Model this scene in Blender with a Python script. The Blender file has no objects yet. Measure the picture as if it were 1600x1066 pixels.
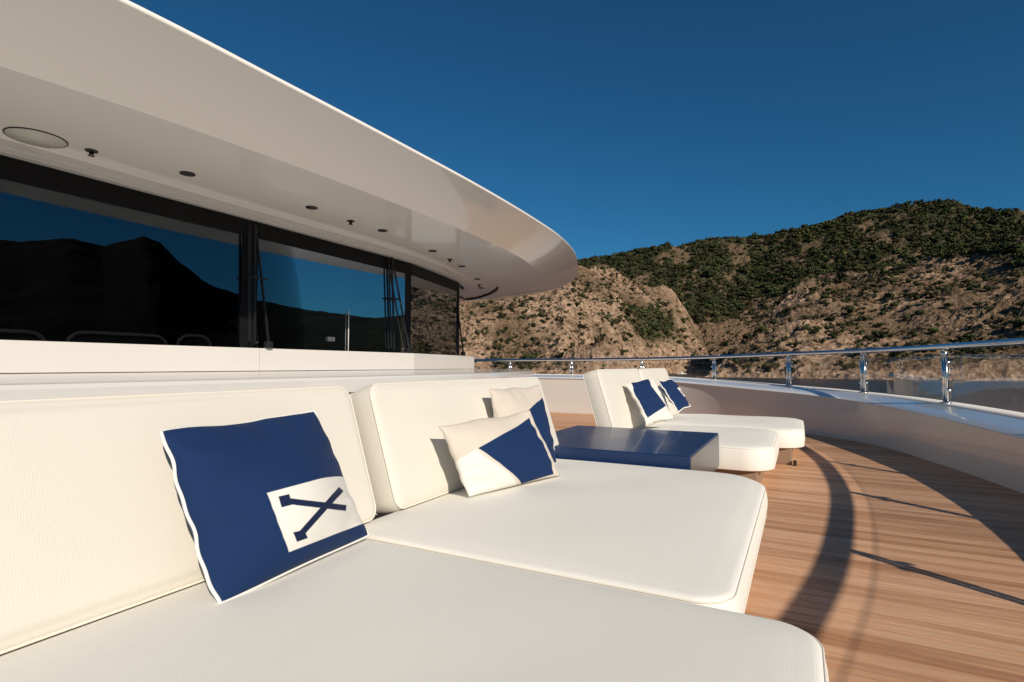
import bpy, bmesh, math, random
import numpy as np
from mathutils import Vector, Matrix
random.seed(7); rng = np.random.RandomState(7)
sc = bpy.context.scene
COL = sc.collection

# ------------------------------------------------------------------ camera, sky, sun, exposure
EYE = 0.95                                   # eye height above the deck (deck = z 0)
HEAD = math.atan2(450, 850)                  # camera heading left of +Y
PITCH = math.atan2(39, 850)
cam_d = bpy.data.cameras.new('camera'); cam = bpy.data.objects.new('camera', cam_d); COL.objects.link(cam)
cam.location = (0, 0, EYE); cam.rotation_euler = (math.pi / 2 + PITCH, 0, HEAD)
cam_d.sensor_width = 36; cam_d.lens = 36 * 850 / 1600; cam_d.clip_start = 0.02; cam_d.clip_end = 20000
sc.camera = cam

SUN_ROT, SUN_EL = math.radians(125.5), math.radians(28.3)      # clockwise from +Y
world = bpy.data.worlds.new('World'); sc.world = world; world.use_nodes = True
wn = world.node_tree.nodes; wl = world.node_tree.links
sky = wn.new('ShaderNodeTexSky'); sky.sky_type = 'NISHITA'; sky.sun_disc = False
sky.sun_elevation = SUN_EL; sky.sun_rotation = SUN_ROT
sky.altitude = 0; sky.air_density = 1.0; sky.dust_density = 0.05; sky.ozone_density = 3.0
pol = wn.new('ShaderNodeMix'); pol.data_type = 'RGBA'; pol.blend_type = 'MULTIPLY'; pol.inputs[0].default_value = 1.0
pol.inputs[7].default_value = (0.25, 0.84, 1.14, 1)        # clear deep blue autumn sky
wl.new(sky.outputs[0], pol.inputs[6]); wl.new(pol.outputs[2], wn['Background'].inputs[0]); wn['Background'].inputs[1].default_value = 0.052
sun_d = bpy.data.lights.new('sun', 'SUN'); sun = bpy.data.objects.new('sun', sun_d); COL.objects.link(sun)
sun_d.energy = 4.7; sun_d.angle = math.radians(0.5); sun_d.color = (1.0, 0.90, 0.77)
SUNV = Vector((math.sin(SUN_ROT) * math.cos(SUN_EL), math.cos(SUN_ROT) * math.cos(SUN_EL), math.sin(SUN_EL)))
sun.rotation_euler = SUNV.to_track_quat('Z', 'Y').to_euler(); sun.location = (20, -15, 20)
sc.view_settings.view_transform = 'Standard'; sc.view_settings.look = 'None'
sc.view_settings.exposure = 0.0; sc.view_settings.gamma = 1.0; sc.view_settings.use_curve_mapping = False
sc.cycles.max_bounces = 8; sc.cycles.transparent_max_bounces = 12; sc.cycles.use_denoising = True
sc.cycles.sample_clamp_indirect = 6

FW = Vector((-math.sin(HEAD), math.cos(HEAD), 0)); RT = Vector((math.cos(HEAD), math.sin(HEAD), 0))

def ray(u, v):
    x, y = (u - 800) / 850, -(v - 533) / 850
    f = math.cos(PITCH) - y * math.sin(PITCH); z = math.sin(PITCH) + y * math.cos(PITCH)
    return FW * f + RT * x + Vector((0, 0, z))

def at(u, v, X=None, Y=None, Z=None):
    """point of the place seen at a picture position, at a known distance"""
    d = ray(u, v)
    t = X / d.x if X is not None else Y / d.y if Y is not None else (Z - EYE) / d.z
    return Vector((0, 0, EYE)) + d * t

# ------------------------------------------------------------------ materials
def nt(name):
    m = bpy.data.materials.new(name); m.use_nodes = True
    return m, m.node_tree.nodes, m.node_tree.links, m.node_tree.nodes['Principled BSDF']

def rgba(c): return (c[0], c[1], c[2], 1)

def simple(name, col, rough=0.5, metal=0.0, coat=0.0, spec=0.5, noise=0.0, nscale=8.0, bump=0.0, bscale=200.0, coords='Object'):
    m, n, l, b = nt(name)
    b.inputs['Base Color'].default_value = rgba(col); b.inputs['Roughness'].default_value = rough
    b.inputs['Metallic'].default_value = metal; b.inputs['Coat Weight'].default_value = coat
    b.inputs['Coat Roughness'].default_value = 0.04
    b.inputs['Specular IOR Level'].default_value = spec
    tc = n.new('ShaderNodeTexCoord')
    if noise:
        t = n.new('ShaderNodeTexNoise'); t.inputs['Scale'].default_value = nscale; t.inputs['Detail'].default_value = 5
        l.new(tc.outputs[coords], t.inputs['Vector'])
        mx = n.new('ShaderNodeMix'); mx.data_type = 'RGBA'
        mx.inputs[6].default_value = rgba([c * (1 - noise) for c in col]); mx.inputs[7].default_value = rgba([min(1, c * (1 + noise)) for c in col])
        l.new(t.outputs['Fac'], mx.inputs[0]); l.new(mx.outputs[2], b.inputs['Base Color'])
        mr = n.new('ShaderNodeMapRange'); mr.inputs['To Min'].default_value = max(0.0, rough - 0.06); mr.inputs['To Max'].default_value = rough + 0.06
        l.new(t.outputs['Fac'], mr.inputs['Value']); l.new(mr.outputs[0], b.inputs['Roughness'])
    if bump:
        t2 = n.new('ShaderNodeTexNoise'); t2.inputs['Scale'].default_value = bscale; t2.inputs['Detail'].default_value = 3
        l.new(tc.outputs[coords], t2.inputs['Vector'])
        bp = n.new('ShaderNodeBump'); bp.inputs['Strength'].default_value = bump; bp.inputs['Distance'].default_value = 0.003
        l.new(t2.outputs['Fac'], bp.inputs['Height']); l.new(bp.outputs[0], b.inputs['Normal'])
    return m

def weave_nodes(n, l, b, col, contrast=0.07, scale=440.0, soft=0.05, strength=0.28, dist=0.0009, cross=0.3):
    """woven cloth: two thread waves, slubs and broad soft tone; returns the colour socket"""
    tc = n.new('ShaderNodeTexCoord')
    ws = []
    for ax, sc_ in (('X', scale), ('Y', scale * 0.8)):
        w = n.new('ShaderNodeTexWave'); w.bands_direction = ax; w.inputs['Scale'].default_value = sc_ / 6.28
        w.inputs['Distortion'].default_value = 5.0; w.inputs['Detail'].default_value = 2; w.inputs['Detail Scale'].default_value = 1.5
        l.new(tc.outputs['UV'], w.inputs['Vector']); ws.append(w)
    mp = n.new('ShaderNodeMapping'); mp.inputs['Scale'].default_value = (26, 330, 14)
    l.new(tc.outputs['UV'], mp.inputs['Vector'])
    slub = n.new('ShaderNodeTexNoise'); slub.inputs['Scale'].default_value = 1.0; slub.inputs['Detail'].default_value = 4
    l.new(mp.outputs[0], slub.inputs['Vector'])
    mul = n.new('ShaderNodeMath'); mul.operation = 'MULTIPLY_ADD'; mul.inputs[1].default_value = cross; l.new(ws[1].outputs['Fac'], mul.inputs[0]); l.new(ws[0].outputs['Fac'], mul.inputs[2])
    add = n.new('ShaderNodeMath'); add.operation = 'ADD'; l.new(mul.outputs[0], add.inputs[0]); l.new(slub.outputs['Fac'], add.inputs[1])
    hf = n.new('ShaderNodeMath'); hf.operation = 'MULTIPLY'; hf.inputs[1].default_value = 0.5; l.new(add.outputs[0], hf.inputs[0])
    big = n.new('ShaderNodeTexNoise'); big.inputs['Scale'].default_value = 3.0; big.inputs['Detail'].default_value = 3
    l.new(tc.outputs['Object'], big.inputs['Vector'])
    m1 = n.new('ShaderNodeMix'); m1.data_type = 'RGBA'
    m1.inputs[6].default_value = rgba([c * (1 - contrast) for c in col]); m1.inputs[7].default_value = rgba(col)
    l.new(hf.outputs[0], m1.inputs[0])
    m2 = n.new('ShaderNodeMix'); m2.data_type = 'RGBA'; m2.blend_type = 'MULTIPLY'; m2.inputs[0].default_value = 1
    mr = n.new('ShaderNodeMapRange'); mr.inputs['To Min'].default_value = 1 - soft; mr.inputs['To Max'].default_value = 1.0
    l.new(big.outputs['Fac'], mr.inputs['Value'])
    l.new(m1.outputs[2], m2.inputs[6]); l.new(mr.outputs[0], m2.inputs[7])
    bp = n.new('ShaderNodeBump'); bp.inputs['Strength'].default_value = strength; bp.inputs['Distance'].default_value = dist
    l.new(hf.outputs[0], bp.inputs['Height']); l.new(bp.outputs[0], b.inputs['Normal'])
    b.inputs['Roughness'].default_value = 0.85; b.inputs['Specular IOR Level'].default_value = 0.2
    b.inputs['Sheen Weight'].default_value = 0.1
    return m2.outputs[2]

def cloth(name, col, **k):
    m, n, l, b = nt(name)
    l.new(weave_nodes(n, l, b, col, **k), b.inputs['Base Color'])
    return m

def uv_mask(n, l, polys, soft=0.004):
    """1 inside any of the convex UV polygons (counter-clockwise)"""
    tc = n.new('ShaderNodeTexCoord'); sp = n.new('ShaderNodeSeparateXYZ'); l.new(tc.outputs['UV'], sp.inputs[0])
    tot = None
    for P in polys:
        area = sum(P[i][0] * P[(i + 1) % len(P)][1] - P[(i + 1) % len(P)][0] * P[i][1] for i in range(len(P)))
        if abs(area) < 1e-7: continue
        if area < 0: P = P[::-1]
        cur = None
        for i in range(len(P)):
            (x0, y0), (x1, y1) = P[i], P[(i + 1) % len(P)]
            L = math.hypot(x1 - x0, y1 - y0)
            if L < 1e-6: continue
            a, c = -(y1 - y0) / L, (x1 - x0) / L; k = -(a * x0 + c * y0)
            s1 = n.new('ShaderNodeMath'); s1.operation = 'MULTIPLY_ADD'; s1.inputs[1].default_value = a; s1.inputs[2].default_value = k
            l.new(sp.outputs[0], s1.inputs[0])
            s2 = n.new('ShaderNodeMath'); s2.operation = 'MULTIPLY_ADD'; s2.inputs[1].default_value = c
            l.new(sp.outputs[1], s2.inputs[0]); l.new(s1.outputs[0], s2.inputs[2])
            if cur is None: cur = s2.outputs[0]
            else:
                mn = n.new('ShaderNodeMath'); mn.operation = 'MINIMUM'; l.new(cur, mn.inputs[0]); l.new(s2.outputs[0], mn.inputs[1]); cur = mn.outputs[0]
        mr = n.new('ShaderNodeMapRange'); mr.inputs['From Min'].default_value = -soft / 2; mr.inputs['From Max'].default_value = soft / 2
        l.new(cur, mr.inputs['Value'])
        if tot is None: tot = mr.outputs[0]
        else:
            mx = n.new('ShaderNodeMath'); mx.operation = 'MAXIMUM'; l.new(tot, mx.inputs[0]); l.new(mr.outputs[0], mx.inputs[1]); tot = mx.outputs[0]
    return tot

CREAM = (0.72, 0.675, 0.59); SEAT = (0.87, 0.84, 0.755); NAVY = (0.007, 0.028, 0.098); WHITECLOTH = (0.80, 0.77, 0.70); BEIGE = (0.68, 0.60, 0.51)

def pillow_mat(name, base, layers):
    """printed cloth: base colour, then (colour, [uv polygons]) printed in order"""
    m, n, l, b = nt(name)
    cur = weave_nodes(n, l, b, (1, 1, 1), contrast=0.14, scale=520.0, soft=0.08, strength=0.35, dist=0.0006)
    b.inputs['Sheen Weight'].default_value = 0.03
    colr = None
    for c, polys in layers:
        mx = n.new('ShaderNodeMix'); mx.data_type = 'RGBA'
        if colr is None: mx.inputs[6].default_value = rgba(base)
        else: l.new(colr, mx.inputs[6])
        mx.inputs[7].default_value = rgba(c)
        l.new(uv_mask(n, l, polys), mx.inputs[0]); colr = mx.outputs[2]
    mu = n.new('ShaderNodeMix'); mu.data_type = 'RGBA'; mu.blend_type = 'MULTIPLY'; mu.inputs[0].default_value = 1
    l.new(colr, mu.inputs[6]); l.new(cur, mu.inputs[7]); l.new(mu.outputs[2], b.inputs['Base Color'])
    return m

M_CREAM = cloth('darkened_cream_fabric', CREAM)  # cream cloth, darkened to offset the stronger sun on the backrests
M_SEAT = cloth('lightened_outdoor_fabric', SEAT, cross=0.9, contrast=0.08)  # cooler cloth, also lightened to make up for weak sun on flat tops
M_PIPE_CREAM = cloth('cream_piping', (0.82, 0.76, 0.65), scale=900)
M_PIPE_WHITE = simple('white_cord', (0.82, 0.80, 0.74), 0.8, bump=0.6, bscale=700)
M_NAVYCLOTH = cloth('navy_cloth', NAVY, scale=520)
M_GEL = simple('white_gelcoat', (0.655, 0.63, 0.60), 0.22, coat=0.6, noise=0.02, nscale=1.3)
M_ROOF = simple('roof_gloss_paint', (0.90, 0.85, 0.775), 0.15, coat=0.6, noise=0.012, nscale=0.8)
M_CAP = simple('cap_gloss_paint', (0.74, 0.76, 0.79), 0.12, coat=0.9, noise=0.02, nscale=2)
M_NONSKID = simple('cap_nonskid', (0.78, 0.74, 0.68), 0.7, noise=0.10, nscale=60, bump=0.6, bscale=220)
M_BLACK = simple('black_frit', (0.006, 0.006, 0.007), 0.5, spec=0.2, noise=0.2, nscale=4)
M_DARKMETAL = simple('dark_metal', (0.010, 0.010, 0.011), 0.4)
M_GREYMETAL = simple('grey_metal', (0.30, 0.30, 0.30), 0.35, metal=0.8)
M_STEEL = simple('polished_steel', (0.80, 0.78, 0.75), 0.17, metal=1.0, noise=0.03, nscale=12)
M_TABLE = simple('navy_lacquer', (0.005, 0.026, 0.095), 0.33, coat=0.12, noise=0.06, nscale=3)
M_TABLE_SIDE = simple('reflection_grey_lacquer', (0.17, 0.17, 0.18), 0.32, metal=0.6)  # grey colour carries the reflection on the glossy table side
M_FRAME = simple('pale_frame', (0.55, 0.55, 0.55), 0.4, noise=0.05)
M_PLINTH = simple('teak_reflection_plinth', (0.30, 0.20, 0.135), 0.4, noise=0.08)  # brown puts the teak deck's reflection into the base colour
M_BRONZE = simple('bronze', (0.16, 0.12, 0.08), 0.35, metal=0.9)
M_RUBBER = simple('black_rubber', (0.01, 0.01, 0.01), 0.7)
M_CAULK = simple('black_caulking', (0.016, 0.014, 0.012), 0.7)
M_SPEAKER = simple('speaker_cloth', (0.60, 0.57, 0.50), 0.8, bump=0.5, bscale=500)
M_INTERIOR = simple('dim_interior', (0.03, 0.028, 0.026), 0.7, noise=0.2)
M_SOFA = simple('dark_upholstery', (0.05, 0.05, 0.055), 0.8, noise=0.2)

def teak():
    m, n, l, b = nt('teak')
    g = n.new('ShaderNodeNewGeometry'); oi = n.new('ShaderNodeObjectInfo')
    off = n.new('ShaderNodeVectorMath'); off.operation = 'MULTIPLY_ADD'
    rnd = n.new('ShaderNodeCombineXYZ'); l.new(oi.outputs['Random'], rnd.inputs[0]); l.new(oi.outputs['Random'], rnd.inputs[2])
    l.new(rnd.outputs[0], off.inputs[0]); off.inputs[1].default_value = (37, 0, 91); l.new(g.outputs['Position'], off.inputs[2])
    def noise(scale, detail, rough=0.6):
        mp = n.new('ShaderNodeMapping'); mp.inputs['Scale'].default_value = scale; l.new(off.outputs[0], mp.inputs['Vector'])
        t = n.new('ShaderNodeTexNoise'); t.inputs['Scale'].default_value = 1; t.inputs['Detail'].default_value = detail; t.inputs['Roughness'].default_value = rough
        l.new(mp.outputs[0], t.inputs['Vector']); return t.outputs['Fac']
    grain = noise((3.5, 170, 3), 6, 0.7); streak = noise((1.6, 28, 2), 4); broad = noise((0.5, 2.6, 1), 3)
    r1 = n.new('ShaderNodeValToRGB'); e = r1.color_ramp.elements
    e[0].position = 0.28; e[0].color = (0.43, 0.21, 0.102, 1); e[1].position = 0.75; e[1].color = (0.80, 0.50, 0.31, 1)
    x = e.new(0.5); x.color = (0.65, 0.368, 0.205, 1)
    def madd(a, k, c):
        q = n.new('ShaderNodeMath'); q.operation = 'MULTIPLY_ADD'; l.new(a, q.inputs[0]); q.inputs[1].default_value = k
        if isinstance(c, float): q.inputs[2].default_value = c
        else: l.new(c, q.inputs[2])
        return q.outputs[0]
    s = madd(grain, 0.55, -0.40); s = madd(streak, 0.60, s); s = madd(broad, 0.35, s); s = madd(oi.outputs['Random'], 0.26, s)
    l.new(s, r1.inputs[0])
    l.new(r1.outputs[0], b.inputs['Base Color'])
    b.inputs['Roughness'].default_value = 0.55; b.inputs['Specular IOR Level'].default_value = 0.35
    bp = n.new('ShaderNodeBump'); bp.inputs['Strength'].default_value = 0.25; bp.inputs['Distance'].default_value = 0.001
    l.new(grain, bp.inputs['Height']); l.new(bp.outputs[0], b.inputs['Normal'])
    return m
M_TEAK = teak()

def glass(name, tint, reflect, ior=1.5, gtint=(1, 1, 1), base=0.0):
    m, n, l, b = nt(name); n.remove(b)
    out = n['Material Output']
    tr = n.new('ShaderNodeBsdfTransparent'); tr.inputs[0].default_value = rgba(tint)
    gl = n.new('ShaderNodeBsdfGlossy'); gl.inputs['Roughness'].default_value = 0.0; gl.inputs['Color'].default_value = rgba(gtint)
    fr = n.new('ShaderNodeFresnel'); fr.inputs['IOR'].default_value = ior
    ad = n.new('ShaderNodeMath'); ad.operation = 'MULTIPLY_ADD'; ad.inputs[1].default_value = reflect; ad.inputs[2].default_value = base; ad.use_clamp = True
    l.new(fr.outputs[0], ad.inputs[0])
    mx = n.new('ShaderNodeMixShader'); l.new(ad.outputs[0], mx.inputs[0]); l.new(tr.outputs[0], mx.inputs[1]); l.new(gl.outputs[0], mx.inputs[2])
    l.new(mx.outputs[0], out.inputs['Surface'])
    return m
M_WINDOW = glass('tinted_window_glass', (0.5, 0.5, 0.51), 0.55, 1.5, (0.60, 0.68, 0.74), base=0.115)
M_CLEAR = glass('clear_glass', (0.90, 0.91, 0.90), 0.8, 1.5)
M_RAILGLASS = glass('smoky_rail_glass', (0.975, 0.98, 0.98), 0.25, 1.5)

M_GLASSEDGE = simple('ground_glass_edge', (0.10, 0.14, 0.13), 0.2)

def sea_mat():
    m, n, l, b = nt('sea_water')
    b.inputs['Base Color'].default_value = (0.020, 0.025, 0.029, 1); b.inputs['Roughness'].default_value = 0.34; b.inputs['IOR'].default_value = 1.33
    tc = n.new('ShaderNodeTexCoord')
    t = n.new('ShaderNodeTexNoise'); t.inputs['Scale'].default_value = 0.9; t.inputs['Detail'].default_value = 6
    l.new(tc.outputs['Object'], t.inputs['Vector'])
    bp = n.new('ShaderNodeBump'); bp.inputs['Strength'].default_value = 0.55; bp.inputs['Distance'].default_value = 0.25
    l.new(t.outputs['Fac'], bp.inputs['Height']); l.new(bp.outputs[0], b.inputs['Normal'])
    return m
M_SEA = sea_mat()

def hill_mat():
    m, n, l, b = nt('rocky_hillside')
    g = n.new('ShaderNodeNewGeometry')
    def noise(s, d, r=0.6, dist=0.0):
        t = n.new('ShaderNodeTexNoise'); t.inputs['Scale'].default_value = s; t.inputs['Detail'].default_value = d; t.inputs['Roughness'].default_value = r
        t.inputs['Distortion'].default_value = dist
        l.new(g.outputs['Position'], t.inputs['Vector']); return t.outputs['Fac']
    def ramp(f, stops):
        r = n.new('ShaderNodeValToRGB'); e = r.color_ramp.elements
        e[0].position, e[0].color = stops[0][0], rgba(stops[0][1]); e[1].position, e[1].color = stops[-1][0], rgba(stops[-1][1])
        for p, c in stops[1:-1]:
            k = e.new(p); k.color = rgba(c)
        l.new(f, r.inputs[0]); return r.outputs[0]
    def mix(f, a, c):
        x = n.new('ShaderNodeMix'); x.data_type = 'RGBA'; l.new(f, x.inputs[0]); l.new(a, x.inputs[6]); l.new(c, x.inputs[7]); return x.outputs[2]
    at_ = n.new('ShaderNodeVertexColor'); at_.layer_name = 'zone'
    sp = n.new('ShaderNodeSeparateColor'); l.new(at_.outputs['Color'], sp.inputs[0])
    rock = ramp(noise(0.22, 8, 0.7), [(0.36, (0.080, 0.050, 0.032)), (0.47, (0.29, 0.185, 0.118)), (0.66, (0.52, 0.37, 0.26))])
    soil = ramp(noise(0.5, 7, 0.75), [(0.36, (0.040, 0.029, 0.016)), (0.5, (0.13, 0.084, 0.050)), (0.66, (0.32, 0.215, 0.138))])
    wood = ramp(noise(0.3, 6), [(0.35, (0.026, 0.029, 0.013)), (0.52, (0.048, 0.046, 0.023)), (0.70, (0.105, 0.085, 0.048))])
    scrub = ramp(noise(0.45, 6, 0.65), [(0.3, (0.022, 0.026, 0.012)), (0.7, (0.07, 0.07, 0.03))])
    c = mix(sp.outputs[0], soil, rock); c = mix(sp.outputs[1], c, wood)
    f = n.new('ShaderNodeMapRange'); f.inputs['From Min'].default_value = 0.56; f.inputs['From Max'].default_value = 0.62
    l.new(noise(0.16, 7, 0.7), f.inputs['Value'])
    k = n.new('ShaderNodeMath'); k.operation = 'MULTIPLY'; l.new(f.outputs[0], k.inputs[0]); l.new(sp.outputs[2], k.inputs[1])
    c = mix(k.outputs[0], c, scrub)
    l.new(c, b.inputs['Base Color']); b.inputs['Roughness'].default_value = 0.95; b.inputs['Specular IOR Level'].default_value = 0.1
    bp = n.new('ShaderNodeBump'); bp.inputs['Strength'].default_value = 0.9; bp.inputs['Distance'].default_value = 1.6
    l.new(noise(0.35, 9, 0.72), bp.inputs['Height']); l.new(bp.outputs[0], b.inputs['Normal'])
    return m
M_HILL = hill_mat()

M_DARKWOOD = simple('dense_dark_wood', (0.014, 0.016, 0.008), 0.95, spec=0.05, noise=0.6, nscale=0.12)

def leaf_mat():
    m, n, l, b = nt('evergreen_leaves')
    g = n.new('ShaderNodeNewGeometry')
    at_ = n.new('ShaderNodeVertexColor'); at_.layer_name = 'tint'
    t = n.new('ShaderNodeTexNoise'); t.inputs['Scale'].default_value = 1.1; t.inputs['Detail'].default_value = 6
    l.new(g.outputs['Position'], t.inputs['Vector'])
    mr = n.new('ShaderNodeMapRange'); mr.inputs['From Min'].default_value = 0.3; mr.inputs['From Max'].default_value = 0.7
    mr.inputs['To Min'].default_value = 0.45; mr.inputs['To Max'].default_value = 1.5; l.new(t.outputs['Fac'], mr.inputs['Value'])
    mx = n.new('ShaderNodeMix'); mx.data_type = 'RGBA'; mx.blend_type = 'MULTIPLY'; mx.inputs[0].default_value = 1
    l.new(at_.outputs['Color'], mx.inputs[6]); l.new(mr.outputs[0], mx.inputs[7]); l.new(mx.outputs[2], b.inputs['Base Color'])
    b.inputs['Roughness'].default_value = 0.9; b.inputs['Specular IOR Level'].default_value = 0.1
    bp = n.new('ShaderNodeBump'); bp.inputs['Strength'].default_value = 1.0; bp.inputs['Distance'].default_value = 0.8
    l.new(t.outputs['Fac'], bp.inputs['Height']); l.new(bp.outputs[0], b.inputs['Normal'])
    return m
M_LEAF = leaf_mat()
M_BARK = simple('bark', (0.07, 0.05, 0.035), 0.9, noise=0.3, nscale=3)

# ------------------------------------------------------------------ object helpers
def mesh_obj(name, verts, faces, mat, parent=None, smooth=False, uvs=None, mats=None, fmat=None):
    me = bpy.data.meshes.new(name); me.from_pydata([tuple(v) for v in verts], [], faces)
    for q in (mats or [mat]): me.materials.append(q)
    if fmat is not None: me.polygons.foreach_set('material_index', fmat)
    if smooth: me.polygons.foreach_set('use_smooth', [True] * len(me.polygons))
    if uvs is not None:
        ul = me.uv_layers.new(name='UVMap')
        li = np.empty(len(me.loops), dtype=np.int32); me.loops.foreach_get('vertex_index', li)
        ul.data.foreach_set('uv', np.asarray(uvs, dtype=np.float32)[li].ravel())
    me.update()
    o = bpy.data.objects.new(name, me); COL.objects.link(o)
    if parent: o.parent = parent
    return o

def from_bm(name, bm, mat, parent=None, smooth=False):
    bmesh.ops.recalc_face_normals(bm, faces=bm.faces[:])
    me = bpy.data.meshes.new(name); bm.to_mesh(me); bm.free(); me.materials.append(mat)
    if smooth: me.polygons.foreach_set('use_smooth', [True] * len(me.polygons))
    o = bpy.data.objects.new(name, me); COL.objects.link(o)
    if parent: o.parent = parent
    return o

def empty(name, label, cat, group=None, loc=(0, 0, 0)):
    o = bpy.data.objects.new(name, None); COL.objects.link(o); o.empty_display_size = 0.1
    o.location = loc; tag(o, label, cat, group); return o

def tag(o, label=None, cat=None, group=None, kind=None):
    if label: o['label'] = label
    if cat: o['category'] = cat
    if group: o['group'] = group
    if kind: o['kind'] = kind
    return o

def parent_keep(o, p):
    """parent to a root that sits at its own location: keep the child's world place"""
    o.parent = p; o.location = Vector(o.location) - p.location

def spline(pts, n):
    P = np.array(pts, dtype=float); k = len(P)
    d = np.r_[0, np.cumsum(np.linalg.norm(np.diff(P[:, :2], axis=0), axis=1))]
    t = np.linspace(0, d[-1], n); out = np.zeros((n, P.shape[1]))
    m = np.zeros_like(P)
    for i in range(k):
        a, c = max(0, i - 1), min(k - 1, i + 1); m[i] = (P[c] - P[a]) / (d[c] - d[a])
    for j, x in enumerate(t):
        i = min(k - 2, max(0, int(np.searchsorted(d, x, side='right') - 1))); h = d[i + 1] - d[i]; s = (x - d[i]) / h
        out[j] = (2*s**3-3*s**2+1)*P[i] + (s**3-2*s**2+s)*h*m[i] + (-2*s**3+3*s**2)*P[i+1] + (s**3-s**2)*h*m[i+1]
    return out

def tube_geo(pts, r, seg=8, closed=False):
    P = [Vector(p) for p in pts]; n = len(P); V = []; F = []
    up = Vector((0.13, 0.21, 0.97))
    for i, p in enumerate(P):
        a = P[(i - 1) % n] if closed else P[max(0, i - 1)]; c = P[(i + 1) % n] if closed else P[min(n - 1, i + 1)]
        t = (c - a).normalized(); s = t.cross(up)
        if s.length < 1e-3: s = t.cross(Vector((1, 0, 0)))
        s.normalize(); q = s.cross(t)
        rr = r[i] if hasattr(r, '__len__') else r
        for j in range(seg):
            an = 2 * math.pi * j / seg; V.append(p + (s * math.cos(an) + q * math.sin(an)) * rr)
    m = n if closed else n - 1
    for i in range(m):
        for j in range(seg):
            a = i * seg + j; b_ = i * seg + (j + 1) % seg; c = ((i + 1) % n) * seg + (j + 1) % seg; d = ((i + 1) % n) * seg + j
            F.append((a, b_, c, d))
    if not closed:
        F.append(tuple(range(seg))[::-1]); F.append(tuple((n - 1) * seg + j for j in range(seg)))
    return V, F

def tube(name, pts, r, mat, parent=None, seg=8, closed=False):
    V, F = tube_geo(pts, r, seg, closed); return mesh_obj(name, V, F, mat, parent, smooth=True)

def join_geo(parts):
    V, F = [], []
    for v, f in parts:
        k = len(V); V += list(v); F += [tuple(i + k for i in q) for q in f]
    return V, F

def box_geo(x0, x1, y0, y1, z0, z1, bev=0.0):
    bm = bmesh.new(); bmesh.ops.create_cube(bm, size=1)
    for v in bm.verts: v.co = Vector(((x0 + x1) / 2 + v.co.x * (x1 - x0), (y0 + y1) / 2 + v.co.y * (y1 - y0), (z0 + z1) / 2 + v.co.z * (z1 - z0)))
    if bev: bmesh.ops.bevel(bm, geom=bm.edges[:], offset=bev, segments=2, affect='EDGES', profile=0.6)
    return bm

def box(name, x0, x1, y0, y1, z0, z1, mat, parent=None, bev=0.0):
    return from_bm(name, box_geo(x0, x1, y0, y1, z0, z1, bev), mat, parent)

def bar(name, a, b, w, h, mat, parent=None):
    """rectangular bar between two points"""
    a, b = Vector(a), Vector(b); t = (b - a).normalized(); s = t.cross(Vector((0, 0, 1)))
    if s.length < 1e-3: s = Vector((0, 1, 0))
    s.normalize(); q = s.cross(t); V = []
    for p in (a, b):
        for i, j in ((-1, -1), (1, -1), (1, 1), (-1, 1)): V.append(p + s * (i * w / 2) + q * (j * h / 2))
    return mesh_obj(name, V, [(0, 1, 2, 3), (7, 6, 5, 4), (0, 4, 5, 1), (1, 5, 6, 2), (2, 6, 7, 3), (3, 7, 4, 0)], mat, parent)

# ------------------------------------------------------------------ soft furniture builders
def rrect(w, h, radii, inset, seg=10):
    """rounded rectangle 0..w x 0..h inset by `inset`; radii for corners (0,0),(w,0),(w,h),(0,h)"""
    out = []
    for (cx, cy, sx, sy, a0), r in zip(((0, 0, 1, 1, math.pi), (w, 0, -1, 1, 1.5 * math.pi), (w, h, -1, -1, 0), (0, h, 1, -1, math.pi / 2)), radii):
        R = max(r - inset, 0.004); ox, oy = cx + sx * (inset + R), cy + sy * (inset + R)
        for k in range(seg + 1):
            a = a0 + (math.pi / 2) * k / seg; out.append((ox + R * math.cos(a), oy + R * math.sin(a)))
    # refine the straight runs
    res = []; n = len(out)
    for i in range(n):
        p, q = out[i], out[(i + 1) % n]; res.append(p)
        if i % (seg + 1) == seg:
            for k in range(1, 8): res.append((p[0] + (q[0] - p[0]) * k / 8, p[1] + (q[1] - p[1]) * k / 8))
    return res

def sag(x, y, s):
    return 0.5 * math.sin(3.1 * x + s) * math.sin(2.3 * y + 1.7 * s) + 0.5 * math.sin(7.3 * x - 2 * s) * math.sin(6.1 * y + s)

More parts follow.
